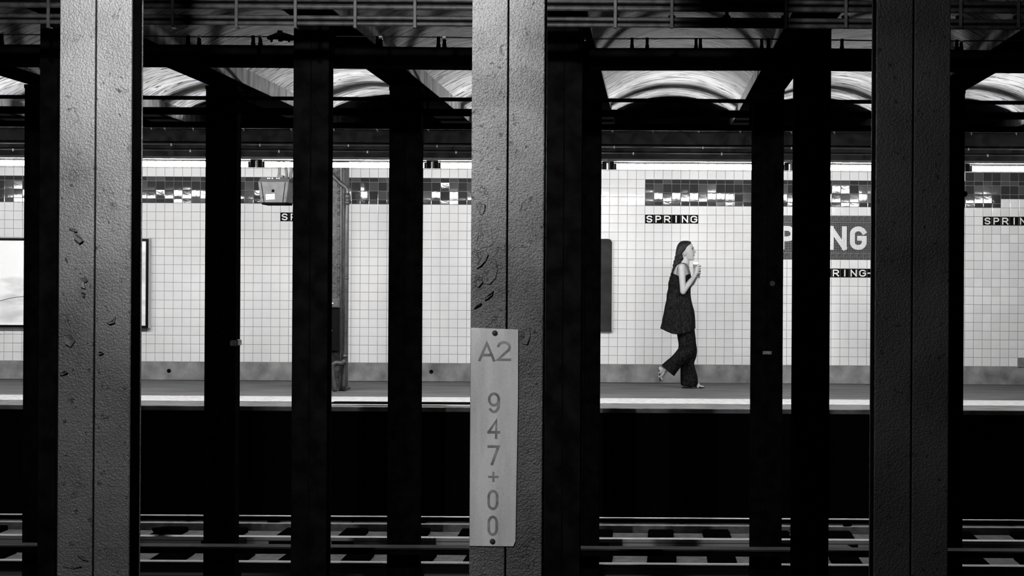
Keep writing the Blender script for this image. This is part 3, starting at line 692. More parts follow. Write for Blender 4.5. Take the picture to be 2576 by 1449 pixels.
# flaked paint curls on the middle column, thin lip of old paint
def flakes(e, Y, spots, mt):
    for poly, lift in spots:
        P = [at(x, y, Y) for x, y in poly]; c = sum(P, Vector()) / len(P); bm = bmesh.new()
        n = len(P); fr = []; bk = []
        for p in P:
            l = 2.0 * lift * (0.2 + 0.8 * noise.random()); fr.append(bm.verts.new((p.x, Y - 0.0012 - l, p.z))); bk.append(bm.verts.new((p.x, Y + 0.002, p.z)))
        cv = bm.verts.new((c.x, Y - 0.0010, c.z))
        for i in range(n):
            j = (i + 1) % n; bm.faces.new((fr[i], fr[j], cv)); bm.faces.new((fr[i], bk[i], bk[j], fr[j]))
        fin(bm, 'paint_flake', mt, e)
noise.seed_set(3)
flakes(c_m[0], Y1, [
    ([(1199, 512), (1206, 506), (1212, 512), (1220, 514), (1219, 530), (1213, 541), (1206, 538), (1200, 525)], 0.005),
    ([(1204, 552), (1212, 545), (1222, 548), (1230, 562), (1236, 576), (1238, 600), (1241, 612), (1232, 620), (1215, 622), (1202, 631), (1197, 612), (1202, 588)], 0.003),
    ([(1200, 634), (1222, 628), (1228, 640), (1222, 655), (1210, 668), (1199, 676), (1202, 655)], 0.007),
    ([(1232, 642), (1246, 652), (1252, 676), (1246, 700), (1232, 715), (1216, 712), (1212, 690), (1222, 660)], 0.003),
    ([(1236, 737), (1241, 731), (1238, 742), (1226, 752), (1219, 754), (1228, 742)], 0.008),
    ([(1192, 776), (1200, 768), (1211, 762), (1204, 770), (1196, 775)], 0.008),
    ([(1193, 700), (1201, 694), (1211, 698), (1214, 710), (1204, 722), (1192, 716)], 0.005),
    ([(1310, 822), (1332, 820), (1334, 845), (1326, 866), (1312, 864), (1306, 845)], 0.004)], M['col_mid'])
flakes(c_l[0], Y1, [
    ([(176, 573), (190, 576), (196, 583), (186, 582)], 0.008), ([(188, 588), (202, 594), (212, 606), (203, 612), (190, 600)], 0.009),
    ([(200, 700), (214, 696), (222, 706), (212, 712), (216, 726), (206, 722)], 0.008), ([(206, 735), (216, 738), (214, 747), (208, 744)], 0.008),
    ([(268, 812), (282, 808), (292, 796), (290, 812), (278, 815)], 0.009), ([(248, 886), (256, 884), (262, 889), (252, 892)], 0.009),
    ([(160, 842), (178, 840), (190, 858), (180, 872), (166, 864)], 0.006), ([(152, 940), (166, 932), (172, 937), (158, 944)], 0.008),
    ([(196, 1394), (212, 1402), (222, 1410), (208, 1406)], 0.006), ([(158, 1424), (176, 1427), (206, 1424), (184, 1430)], 0.005)], M['col_left'])
# second row
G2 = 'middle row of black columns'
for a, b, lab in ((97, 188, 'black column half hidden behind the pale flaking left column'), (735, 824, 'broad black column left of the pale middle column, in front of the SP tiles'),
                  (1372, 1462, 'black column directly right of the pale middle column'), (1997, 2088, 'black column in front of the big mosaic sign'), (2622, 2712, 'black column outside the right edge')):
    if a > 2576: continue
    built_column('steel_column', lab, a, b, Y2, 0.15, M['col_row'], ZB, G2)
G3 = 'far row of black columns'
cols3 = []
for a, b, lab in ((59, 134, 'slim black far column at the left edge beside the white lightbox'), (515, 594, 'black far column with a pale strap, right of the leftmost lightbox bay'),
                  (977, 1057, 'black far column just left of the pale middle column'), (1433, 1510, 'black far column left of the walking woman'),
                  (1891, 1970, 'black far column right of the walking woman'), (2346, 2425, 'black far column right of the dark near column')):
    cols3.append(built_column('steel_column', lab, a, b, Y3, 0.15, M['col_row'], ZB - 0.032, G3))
    e, x0, x1 = cols3[-1]
    bx('cap_plate', M['col_row'], e, x0 - .004, x1 + .004, Y3 - .004, Y3 + .16, ZB - .032, ZB - .001)
# strap on the second far column; stickers on the fifth
e, x0, x1 = cols3[1]; z0, z1 = at(590, 870, Y3).z, at(590, 856, Y3).z
bx('strap', M['mark'], e, X_at(580, Y3), x1 + .012, Y3 - .008, Y3 + .155, z0, z1, bev=.003)
bx('buckle', M['cctv'], e, X_at(596, Y3), x1 + .022, Y3 - .016, Y3 + .05, z0 + .004, z1 + .006, bev=.003)
e, x0, x1 = cols3[4]
p = at(1943, 713, Y3); bm = bmesh.new(); cyl(bm, (p.x, Y3 - .004, p.z), (p.x, Y3 + .002, p.z), 0.022, n=14); fin(bm, 'round_sticker', M['socket'], e)
p = at(1932, 887, Y3); bx('torn_sticker', M['mark'], e, p.x - .045, p.x + .03, Y3 - .003, Y3 + .002, p.z - .014, p.z + .012)
e, x0, x1 = cols3[5]; p = at(2431, 487, Y3)
bm = bmesh.new(); cyl(bm, (x1 - .005, Y3 + .07, p.z), (p.x + .01, Y3 + .07, p.z), 0.022, n=12); ball(bm, (p.x, Y3 + .07, p.z), 0.024, 2); fin(bm, 'knob', M['steel'], e, True)

# number plate on the middle column
Yp = Y1 - 0.006
P = [at(1184.5, 824.5, Yp), at(1304, 829, Yp), at(1303, 1000, Yp), at(1297, 1362, Yp), at(1291, 1375, Yp), at(1181, 1374, Yp)]
e = empty('number_plate', at(1240, 1375, Yp), 'weathered white metal plate reading A2 947+00 screwed to the middle column', 'sign')
bm = bmesh.new(); quad_prism(bm, P, 0.0055); bmesh.ops.bevel(bm, geom=[x for x in bm.edges if abs(x.verts[0].co.y - x.verts[1].co.y) < 1e-6 and x.verts[0].co.y < Yp + .001], offset=0.0012, segments=1, affect='EDGES')
pl = fin(bm, 'plate', M['plate'], e)
px_m = Y1 / F
for ch, x0, x1, y0, y1 in (('A', 1203, 1246, 860, 909), ('2', 1249, 1286, 858, 908), ('9', 1227, 1258, 987, 1039), ('4', 1226, 1257, 1055, 1104), ('7', 1226, 1257, 1120, 1170),
                           ('+', 1228, 1254, 1187, 1212), ('0', 1226, 1254, 1232, 1283), ('0', 1226, 1253, 1297, 1348)):
    a, b = at(x0, y1, Yp), at(x1, y0, Yp); bm = bmesh.new()
    glyph(bm, ch, a.x, a.z, b.x - a.x, b.z - a.z, 6.6 * px_m if ch != '+' else 5 * px_m, Yp - .0001, 0.0005); fin(bm, 'painted_character', M['mark'], e)
for px, py in ((1245, 838), (1239, 1362)):
    p = at(px, py, Yp); bm = bmesh.new(); cyl(bm, (p.x, Yp - .001, p.z), (p.x, Yp - .0035, p.z), 0.0105, 0.0095, n=16); ball(bm, (p.x, Yp - .0035, p.z), 0.0078, 2, (1, .7, 1)); fin(bm, 'screw', M['screw'], e)
del bm

# ================================================================== OVERHEAD RUNS BETWEEN THE COLUMN ROWS
# big main on the middle row, cable on posts above it
YM = Y2 + 0.28
a, b = at(1640, 120.5, YM), at(1640, 178, YM)
e = empty('overhead_main', (0, YM, b.z), 'thick black horizontal main crossing the whole view under the vaults', 'pipe')
bm = bmesh.new(); swept(bm, [(x, YM, (a.z + b.z) / 2 + 0.004 * math.sin(x * 1.7)) for x in [XL + .1 + i * .5 for i in range(46)]], (a.z - b.z) / 2, 20); fin(bm, 'pipe_run', M['steel'], e, True)
ztop = a.z
zc = at(1640, 97.5, YM).z
e = empty('overhead_cable', (0, YM, ztop), 'thin black cable carried on short clips above the thick main', 'cable')
bm = bmesh.new(); swept(bm, [(XL + .1 + i * .46, YM, zc + 0.004 * math.sin(i * 1.3)) for i in range(50)], 0.0042, 6); fin(bm, 'cable_run', M['cable'], e, True)
posts = [(4, 0), (473, 0), (501, 1), (637, 0), (655, 1), (819, 1), (950, 0), (958, 1), (1103, 0), (1118, 1), (1468, 1), (1590, 0), (1628, 0), (1751, 0), (1762, 0), (1916, 0), (1933, 0), (2118, 0), (2407, 0), (2418, 1)]
for px, wh in posts:
    x = X_at(px, YM, 110); bm = bmesh.new(); box(bm, x - .0095, x + .0095, YM - .012, YM + .012, ztop - .015, zc + .006, bev=.002); box(bm, x - .012, x + .012, YM - .014, YM + .014, ztop - .015, ztop + .018, bev=.002)
    o = fin(bm, 'cable_post', M['steel'], e)
    if wh:
        z = zc - .004; bx('insulator', M['clip'], o, x - .011, x + .011, YM - .018, YM + .010, z - .010, z + .010, bev=.002)
# valve gear on the main
e = empty('cable_clamp', at(710, 118, YM - .03), 'small black clamp with lugs sitting on the cable above the main', 'clamp')
yv = YM - .02
bm = bmesh.new(); chain(bm, [at(676, 95, yv), at(690, 92, yv), at(704, 90, yv), at(728, 95, yv), at(742, 97, yv)], [.012, .018, .026, .022, .012]); fin(bm, 'clamp_body', M['steel'], e, True)
bm = bmesh.new(); cyl(bm, at(704, 92, yv), at(704, 77, yv), .016, n=10); cyl(bm, at(705, 92, yv), at(706, 104, yv), .014, n=10); fin(bm, 'clamp_bolt', M['steel'], e)
for px in (683, 727): bm = bmesh.new(); cyl(bm, at(px, 96, yv), at(px, 106, yv), .014, .005, n=10); fin(bm, 'lug', M['steel'], e)
# pipe rack at the top of the picture
YR = 9.0
e = empty('pipe_rack', (0, YR, at(1640, 72, YR).z), 'rack of parallel dusty pipes held by straps along the top of the view', 'rack')
for py, r in ((-16, .015), (4, .0125), (22, .0155), (49, .012), (64, .0125)):
    z = at(1640, py, YR).z; bm = bmesh.new(); swept(bm, [(XL + .1, YR, z), (-1, YR, z), (XR - .1, YR, z)], r, 12); fin(bm, 'rack_pipe', M['rack'], e, True)
for z0, z1 in ((51, 62), (8, 18)):
    za, zb_ = at(1640, z1, YR).z, at(1640, z0, YR).z; bx('backing_strip', M['steel'], e, XL + .1, XR - .1, YR + .012, YR + .02, za, zb_)
hs = [125, 281, 437, 597, 745, 895, 1045, 1200, 1345, 1548, 1690, 1828, 1975, 2127, 2270, 2415, 2560]
for px in hs:
    x = X_at(px, YR, 40); z0, z1 = at(px, 69, YR).z, ZB - .004
    bm = bmesh.new(); box(bm, x - .009, x + .009, YR - .026, YR - .019, z0, z1 + .0, bev=.002); box(bm, x - .009, x + .009, YR - .026, YR + .026, z0 - .004, z0 + .002)
    o = fin(bm, 'rack_strap', M['rack'], e)
    bx('saddle', M['steel'], o, x - .019, x + .019, YR + .0, YR + .03, at(px, 51, YR).z, at(px, 38, YR).z, bev=.004)
# two pipes and a tray behind the far row of columns
YQ = 14.62
for py0, py1, nm, lab in ((248.5, 258.5, 'service_pipe', 'slim black horizontal pipe, upper of two behind the far columns'), (277, 296, 'service_pipe', 'thicker black horizontal pipe below the slim one behind the far columns')):
    YQ = 14.62 if py0 < 260 else 14.74
    a, b = at(1640, py0, YQ), at(1640, py1, YQ); e = empty(nm, (0, YQ, b.z), lab, 'pipe', 'pipes behind the far columns')
    bm = bmesh.new(); swept(bm, [(XL + .1, YQ, (a.z + b.z) / 2), (0, YQ, (a.z + b.z) / 2 + .002), (XR - .1, YQ, (a.z + b.z) / 2)], (a.z - b.z) / 2, 14); fin(bm, 'pipe_run', M['steel'], e, True)
    for x in beams[2:-2]:
        bm = bmesh.new(); cyl(bm, (x + .06 + .03 * (py0 > 260), YQ, a.z - .01), (x + .06 + .03 * (py0 > 260), YQ, ZB + .002), 0.008, n=8); fin(bm, 'hanger_rod', M['steel'], e)
a, b = at(1640, 315, YQ + .2), at(1640, 326, YQ + .2)
e = empty('cable_tray', (0, YQ + .2, b.z), 'flat black cable tray under the two pipes behind the far columns', 'tray')
bx('tray_pan', M['steel'], e, XL + .1, XR - .1, YQ + .1, YQ + .3, b.z, a.z)
for x in beams[2:-2]: bx('hanger_strap', M['steel'], e, x - .12, x - .08, YQ + .18, YQ + .19, a.z, ZB - .001)

# ================================================================== THE TRACK BEYOND THE FAR ROW
BED = EYE - 2.60; RT = EYE - 2.515
tr = empty('railway_track', (0, 15.2, BED - .02), 'railway track with two steel rails running along the far platform', 'track')
bx('trackbed', M['bed'], tr, XL, XR, 16.40, 16.72, BED - .1, BED - .002)
bx('trackbed', M['bed'], tr, XL, XR, 14.9, 15.37, BED - .1, BED - .002)
for nm, y in (('rail', 15.87), ('rail', 14.50)):
    prof = [(-.07, 0), (.07, 0), (.07, .012), (.012, .025), (.010, .095), (.036, .108), (.036, .138), (.026, .145), (-.026, .145), (-.036, .138), (-.036, .108), (-.010, .095), (-.012, .025), (-.07, .012)]
    bm = bmesh.new(); A = [bm.verts.new((XL, y + u, RT - .145 + v)) for u, v in prof]; B = [bm.verts.new((XR, y + u, RT - .145 + v)) for u, v in prof]
    n = len(prof)
    for i in range(n): bm.faces.new((A[i], A[(i + 1) % n], B[(i + 1) % n], B[i]))
    bm.faces.new(A); bm.faces.new(B[::-1])
    fin(bm, 'rail', M['rail_head'], tr)
tme = bpy.data.meshes.new('tie'); bm = bmesh.new(); box(bm, -.12, .12, -.40, .40, -.13, .045, bev=.012); bm.to_mesh(tme); bm.free(); tme.materials.append(M['tie'])
k = 0; px = 1810 - 153 * 14
while px < 2900:
    for yc, py in ((16.28, 1346), (14.92, 1406)):
        x = X_at(px + (0 if yc > 15.5 else 12), 16.5 if yc > 15.5 else 15.2, py) + random.uniform(-.03, .03)
        if XL + .3 < x < XR - .3:
            o = link('tie', tme, None, tr); o.location = Vector((x, yc + random.uniform(-.03, .03), BED)) - tr.location; o.matrix_parent_inverse = Matrix.Identity(4)
            o.rotation_euler = (0, 0, random.uniform(-.02, .02)); o.scale = (random.uniform(.9, 1.12), 1, 1)
    px += 153
cz = at(1640, 1321, 16.9).z
e = bx('trim_3', M['curb'], None, XL, XR, 16.74, 16.95, BED - .1, EYE - 2.533); tag(e, kind='structure')
p = at(1640, 1303.5, 16.86); bm = bmesh.new(); swept(bm, [(XL + .1, 16.86, p.z), (0, 16.86, p.z), (XR - .1, 16.86, p.z)], 0.007, 8)
e = empty('trackside_cable', (0, 16.86, p.z), 'thin pale cable running level along the foot of the far platform', 'cable'); fin(bm, 'cable_run', M['housing'], e, True)
for k in range(14): x = XL + .6 + k * 1.65; bx('bracket', M['steel'], e, x, x + .03, 16.85, 16.965, p.z - .05, p.z - .006)
# third rail board in front of the far row
Yt = 13.62; a, b = at(1640, 1374, Yt), at(1640, 1381, Yt)
e = empty('third_rail', (0, Yt, -1.36), 'third rail under a long timber cover board in front of the far columns', 'rail')
bx('cover_board', M['board'], e, XL + .1, XR - .1, Yt - .075, Yt + .075, b.z - .004, b.z + .010)
bx('power_rail', M['steel'], e, XL + .1, XR - .1, Yt - .04, Yt + .04, b.z - .05, b.z - .008)
for x in (-9.6, -7.1, -2.77, -.72, 1.30, 5.3):
    bm = bmesh.new(); box(bm, x - .03, x + .03, Yt + .06, Yt + .09, -1.36, b.z - .004); box(bm, x - .02, x + .02, Yt - .03, Yt + .03, -1.36, b.z - .05); fin(bm, 'bracket', M['steel'], e)
# litter on the track bed
def litter(name, label, px, py, Y, r, z):
    p = at(px, py, Y); bm = bmesh.new(); ball(bm, (0, 0, 0), r, 2, (1.5, .8, .7))
    for v in bm.verts: v.co *= 1 + 0.5 * noise.noise(v.co * 18 + Vector((px, 0, 0)))
    o = fin(bm, name, M['tie']); o.location = (p.x, Y, z + r * .55); tag(o, label, 'litter'); return o
litter('crumpled_litter', 'crumpled dark litter lying on the curb behind the broad black column', 690, 1320, 16.85, .05, EYE - 2.533)
litter('crumpled_litter', 'dark litter on the far rail near the left bay', 405, 1358, 15.87, .055, RT + .012)
litter('crumpled_litter', 'small dark scrap on the curb at the right of the view', 2133, 1322, 16.79, .03, EYE - 2.533)
litter('crumpled_litter', 'tiny dark scrap on the curb left of the middle column', 1066, 1319, 16.85, .028, EYE - 2.533)
# dark hose and loose board along the platform edge
e = empty('edge_timber', (X_at(1010, 17.3), 17.3, 0), 'long dark timber lying along the platform edge left of the middle column', 'timber')
xa, xb = X_at(834, 17.3, 1015), X_at(1192, 17.3, 1015)
bx('board', M['black'], e, xa, xb, 17.10, 17.48, 0.0008, 0.012)
bx('metal_strip', M['white'], e, xa, xb, 17.045, 17.085, 0.0008, 0.014)

# bodies for the two lamps added out of view, facing the near columns
for lc, am, lb_ in ((SPOT_LOC, SPOT_AIM, 'added wide lamp out of view under the near ceiling, the farther back of the two'), (HIGH_LOC, HIGH_AIM, 'added narrow lamp out of view under the near ceiling, close in front of the pale columns')):
    e = empty('added_lamp', lc, lb_, 'light')
    d = (Vector(am) - Vector(lc)).normalized(); c = Vector(lc)
    bm = bmesh.new(); cyl(bm, c - d * .24, c - d * .13, .05, .08, n=20); fin(bm, 'lamp_body', M['socket'], e)
    bm = bmesh.new(); cyl(bm, c - d * .18, (c.x, c.y - .18, ZC - .06), .012, n=8); fin(bm, 'bracket', M['socket'], e)
# ================================================================== THE WALKING WOMAN
YP0 = 19.85; SPX = F / YP0
def H(px, py, d=0.0):
    """point on her side view, d metres behind (+) or in front of (-) her middle plane"""
    v = at(px, py, YP0); return Vector((v.x, YP0 + d, v.z))
def voxel(bm, size, name, smooth_it=4, sf=0.5):
    me = bpy.data.meshes.new('tmp'); bmesh.ops.recalc_face_normals(bm, faces=bm.faces); bm.to_mesh(me); bm.free()
    o = bpy.data.objects.new('tmp', me); COL.objects.link(o)
    r = o.modifiers.new('r', 'REMESH'); r.mode = 'VOXEL'; r.voxel_size = size; r.use_smooth_shade = True
    if smooth_it:
        s = o.modifiers.new('s', 'SMOOTH'); s.iterations = smooth_it; s.factor = sf
    dg = bpy.context.evaluated_depsgraph_get(); m2 = bpy.data.meshes.new_from_object(o.evaluated_get(dg)); m2.name = name
    bpy.data.objects.remove(o); bpy.data.meshes.remove(me)
    for p in m2.polygons: p.use_smooth = True
    return m2
def interp(tab, y):
    """smooth (Catmull-Rom) interpolation of a table of (y, a, b, c ...)"""
    if y <= tab[0][0]: return tab[0][1:]
    if y >= tab[-1][0]: return tab[-1][1:]
    for i in range(len(tab) - 1):
        if tab[i][0] <= y <= tab[i + 1][0]:
            t = (y - tab[i][0]) / (tab[i + 1][0] - tab[i][0]); out = []
            for k in range(1, len(tab[0])):
                a = tab[max(i - 1, 0)][k]; b = tab[i][k]; c = tab[i + 1][k]; d = tab[min(i + 2, len(tab) - 1)][k]
                ya, yb, yc, yd = tab[max(i - 1, 0)][0], tab[i][0], tab[i + 1][0], tab[min(i + 2, len(tab) - 1)][0]
                m0 = (c - a) / max(yc - ya, 1e-6) * (yc - yb); m1 = (d - b) / max(yd - yb, 1e-6) * (yc - yb)
                out.append((2 * t**3 - 3 * t**2 + 1) * b + (t**3 - 2 * t**2 + t) * m0 + (-2 * t**3 + 3 * t**2) * c + (t**3 - t**2) * m1)
            return out
def stack(bm, tab, y0, y1, n, seg=48, ex=2.0, dc=0.0, fx=None, cap=True):
    """closed body of level slices: tab rows are (py, back px, front px, half width m[, centre d])"""
    rings = []
    for i in range(n + 1):
        y = y0 + (y1 - y0) * i / n; r = interp(tab, y); xb, xf, w = r[0], r[1], r[2]; dd = dc + (r[3] if len(r) > 3 else 0)
        ring = []
        for k in range(seg):
            t = 2 * PI * k / seg; c, s = math.cos(t), math.sin(t)
            c2 = math.copysign(abs(c) ** (2 / ex), c); s2 = math.copysign(abs(s) ** (2 / ex), s)
            px = (xb + xf) / 2 + (xf - xb) / 2 * c2; d = w * s2; yy = y
            if fx: px, yy, d = fx(px, y, d, t, i / n)
            ring.append(bm.verts.new(H(px, yy, d + dd)))
        rings.append(ring)
    for a, b in zip(rings, rings[1:]):
        for k in range(seg): bm.faces.new((a[k], a[(k + 1) % seg], b[(k + 1) % seg], b[k]))
    if cap: bm.faces.new(rings[0]); bm.faces.new(rings[-1][::-1])
    return rings

skin = mat('fair_skin', 0.34, 0.5, 0.35, lo=0.32, hi=0.37, nscale=70, detail=8)
skin.node_tree.nodes['Principled BSDF'].inputs['Subsurface Weight'].default_value = 0.0
cloth = mat('black_crumpled_cotton', 0.012, 1.0, 0.03, lo=0.003, hi=0.016, nscale=60, stretch=(1, 1, 0.5), detail=12, contrast=(0.36, 0.66), bump=0.9, bscale=45, bstretch=(1.5, 1.5, 0.6))
denim = mat('dark_washed_trouser_cloth', 0.008, 1.0, 0.03, lo=0.003, hi=0.014, nscale=70, stretch=(1, 1, 0.5), detail=12, contrast=(0.4, 0.66), bump=0.9, bscale=50)
hairm = mat('dark_wavy_hair', 0.008, 0.5, 0.2, lo=0.002, hi=0.014, nscale=22, stretch=(2.2, 2.2, 0.5), detail=6, bump=0.8, bscale=40, bstretch=(2.5, 2.5, 0.5))
eyed = mat('dark_eye', 0.01, 0.15, 0.5); eyew = mat('eye_white', 0.45, 0.3, 0.4)
lipm = mat('lips', 0.17, 0.5, 0.3); sole = mat('dark_sandal', 0.015, 0.6, 0.3); strapm = mat('pale_sandal_strap', 0.35, 0.5, 0.4)

per = empty('person', H(1722, 976), 'woman walking right, dark sleeveless tunic and wide trousers, holding up a paper cup', 'person')
# ---- body: one surface
bm = bmesh.new()
# (py, back, front, half width)
HEAD = [(607.0, 1722, 1730, .018), (608.5, 1716, 1735, .038), (611, 1711, 1738.5, .054), (615, 1708, 1741.3, .064), (620, 1706.3, 1743.6, .070),
        (624, 1705.6, 1744.6, .0725), (627, 1705.6, 1744.0, .0725), (631, 1706.0, 1744.6, .071), (635, 1707.2, 1744.8, .068), (639, 1709.5, 1745.2, .064),
        (643, 1713, 1745.6, .058), (647, 1717, 1745.6, .051), (650.5, 1721, 1746.3, .043), (653.5, 1726, 1746.0, .031), (655.3, 1731, 1743, .018)]
NOSE = [(620, 0.0, .010), (624, 0.9, .008), (627, 2.4, .007), (630, 4.3, .008), (632.5, 6.3, .010), (634, 7.0, .012), (635.6, 5.8, .013), (637, 2.0, .010), (638.5, 0.4, .009), (640, 0, .01)]
LIPS = [(638.5, 0, .018), (640.6, 1.3, .020), (642.2, 0.4, .021), (643.8, 1.4, .018), (646, -0.4, .018), (649, 0.4, .014), (652, 0.9, .013), (655, 0, .012)]
def face(px, y, d, t, u):
    if math.cos(t) > 0:
        for T in (NOSE, LIPS):
            a, wd = interp(T, y)
            px += a * math.exp(-(d / wd) ** 2)
        # eye socket and cheek
        px -= 2.2 * math.exp(-((y - 627.0) / 2.6) ** 2) * math.exp(-((abs(d) - .031) / .016) ** 2)
        px += 0.9 * math.exp(-((y - 622.3) / 1.8) ** 2) * math.exp(-((abs(d) - .028) / .020) ** 2)
        px += 0.8 * math.exp(-((y - 634) / 3.5) ** 2) * math.exp(-((abs(d) - .042) / .014) ** 2)
    return px, y, d
stack(bm, HEAD, 607.0, 655.3, 60, seg=72, ex=2.15, fx=face)
# ears
for s in (-1, 1):
    c = H(1721.3, 638.5, s * .071); m = Matrix.Translation(c) @ Matrix.Rotation(s * .35, 4, 'Z') @ Matrix.Rotation(.22, 4, 'Y') @ Matrix.Diagonal((.018, .009, .030, 1))
    bmesh.ops.create_icosphere(bm, subdivisions=3, radius=1.0, matrix=m)
# neck and torso
NECK = [(640, 1712, 1733, .050), (650, 1711, 1733.5, .050), (657, 1709.5, 1733.5, .050), (664, 1706, 1732.5, .058), (670, 1701, 1733, .088), (674, 1698, 1733.5, .12)]
stack(bm, NECK, 640, 674, 20, seg=40)
TORSO = [(661.5, 1707, 1726, .060), (664, 1702.5, 1729, .11), (668, 1699, 1731.5, .150), (675, 1695.5, 1733, .168), (686, 1692.5, 1735, .160), (700, 1690.5, 1736.5, .148),
         (720, 1691, 1735.5, .136), (745, 1696, 1734, .120), (765, 1696, 1737, .140), (785, 1694, 1740, .160), (805, 1693, 1742, .165), (825, 1698, 1741, .155), (838, 1704, 1738, .13)]
stack(bm, TORSO, 661.5, 838, 60, seg=48, ex=2.2)
# legs inside the trousers
chain(bm, [H(1722, 815, .08), H(1733, 880, .075), H(1728, 945, .07), H(1731, 961, .07)], [.078, .052, .036, .030])
chain(bm, [H(1722, 815, -.08), H(1727, 880, -.085), H(1690, 918, -.09), H(1671, 932, -.09)], [.078, .052, .036, .029])
# near arm (holds the cup)
chain(bm, [H(1714.5, 672, -.158), H(1715, 690, -.185), H(1716.5, 715, -.205), H(1717.5, 733, -.210)], [.046, .0405, .036, .0335])
chain(bm, [H(1717.5, 733.5, -.210), H(1723, 724, -.195), H(1735, 709, -.150), H(1746.5, 694.5, -.105)], [.0325, .0345, .030, .0215])
# far arm, elbow showing in front of the chest
chain(bm, [H(1715, 672, .158), H(1722, 698, .185), H(1732, 722, .20)], [.046, .038, .032])
chain(bm, [H(1732, 722, .20), H(1742, 712, .13), H(1749, 700, .02)], [.032, .030, .022])
# hands round the cup: CUPX/D is the cup's middle
CX, CD = 1751.0, -0.060
def P3(px, py, d): return H(px, py, d)
# near hand: palm on the camera side of the cup, fingers curling round its far edge
chain(bm, [P3(1746.5, 694.5, -.105), P3(1749.5, 688.5, -.108), P3(1752.5, 682, -.106), P3(1754.0, 676, -.104)], [.021, .0245, .025, .021])
chain(bm, [P3(1749, 689, -.100), P3(1750, 681, -.104), P3(1751.5, 674, -.104)], [.019, .020, .016])
for i, (y, ln) in enumerate(((668.5, 0.9), (674.5, 1.0), (680.5, 1.0), (686.5, 0.85))):
    k = P3(1755.0, y, -.108); a_ = P3(1759.8, y - 0.4, -.098); b_ = P3(1762.0 - i * .2, y + .9, -.072); c_ = P3(1760.6 - i * .2, y + 2.0, -.072 + .03 * ln)
    chain(bm, [P3(1753.2, y + 2.2, -.106), k, a_, b_, c_], [.0105, .0102, .0096, .0088, .0075], 10)
chain(bm, [P3(1748.5, 688, -.098), P3(1745.8, 682, -.088), P3(1744.6, 675.5, -.072), P3(1744.9, 669.5, -.060)], [.0125, .0115, .0100, .0085], 10)
# far hand cupped under and behind
chain(bm, [P3(1749, 700, .02), P3(1751, 694, -.004), P3(1752.5, 688, -.014)], [.021, .023, .021])
for i, y in enumerate((683, 688.3, 693.4, 698)):
    chain(bm, [P3(1753.5, y, -.012), P3(1758.5, y - .3, -.022), P3(1760.8 - i * .4, y + .6, -.042), P3(1759.4 - i * .4, y + 1.2, -.060)], [.0098, .0094, .0086, .0074], 10)
chain(bm, [P3(1749, 691, -.008), P3(1746.2, 685, -.02), P3(1745.4, 679, -.034)], [.0115, .0105, .0085], 10)
# feet (sandalled)
def foot(bm, ank, heel, ball_, toe, w, d):
    chain(bm, [ank, heel.lerp(ank, .35)], [.029, .030])
    chain(bm, [heel, heel.lerp(ball_, .5), ball_], [.028, .027, .026])
    chain(bm, [ank.lerp(ball_, .25), ball_], [.03, .024])
    for j in range(5):
        o_ = (j - 2) * .0165; ext = (1.0, .98, .9, .8, .68)[j]
        o_ = -o_ if d > 0 else o_
        q = Vector((0, o_, 0)); chain(bm, [ball_ + q * .7, ball_.lerp(toe, .55 * ext) + q, ball_.lerp(toe, ext) + q], [.013 if j else .015, .0095 if j else .012, .0085 if j else .011], 8)
foot(bm, H(1731, 961, .07), H(1722, 969.5, .07), H(1757, 971.5, .07), H(1769.5, 973.3, .07), .04, -1)
foot(bm, H(1671, 932, -.09), H(1662, 926.5, -.09), H(1661.5, 947, -.09), H(1667, 956, -.09), .04, 1)
me = voxel(bm, 0.0042, 'body', 3, 0.45)
body = link('body', me, skin, per)
print('body verts', len(me.vertices))

# ---- hair
bm = bmesh.new()
HAIR = [(605.5, 1718, 1730, .022), (607.5, 1713, 1736, .046), (610, 1709.5, 1738.6, .061), (614, 1706, 1738.0, .072), (619, 1703.3, 1735.0, .0785), (624, 1701.8, 1731.5, .0805),
        (629, 1700.9, 1728.5, .0805), (633, 1700.3, 1724, .080), (637, 1699.7, 1717.5, .079), (643, 1698.8, 1716.8, .076), (648, 1697.6, 1720.5, .070), (654, 1696, 1719.5, .064),
        (660, 1694.3, 1714.5, .060), (666, 1693, 1707, .056), (672, 1692.5, 1702, .050), (680, 1690.5, 1699.5, .040), (690, 1687.5, 1697, .034), (700, 1684.5, 1694.5, .030), (708, 1682.5, 1691, .026), (714, 1683.5, 1688, .014)]
def wav(px, y, d, t, u):
    k = 1 + .018 * math.sin(y * .55 + t * 3) * (1 if y > 625 else .3)
    q = .5 * math.sin(t * 14 + y * .22)
    return px + q * math.cos(t) + (.7 * math.sin(y * .6) if y > 640 else 0), y, d * k + .0016 * math.sin(t * 18 + y * .3) * math.sin(t)
stack(bm, HAIR, 605.5, 714, 70, seg=72, ex=2.9, fx=wav)
hair = link('hair', voxel(bm, .004, 'hair', 2, .4), hairm, per)
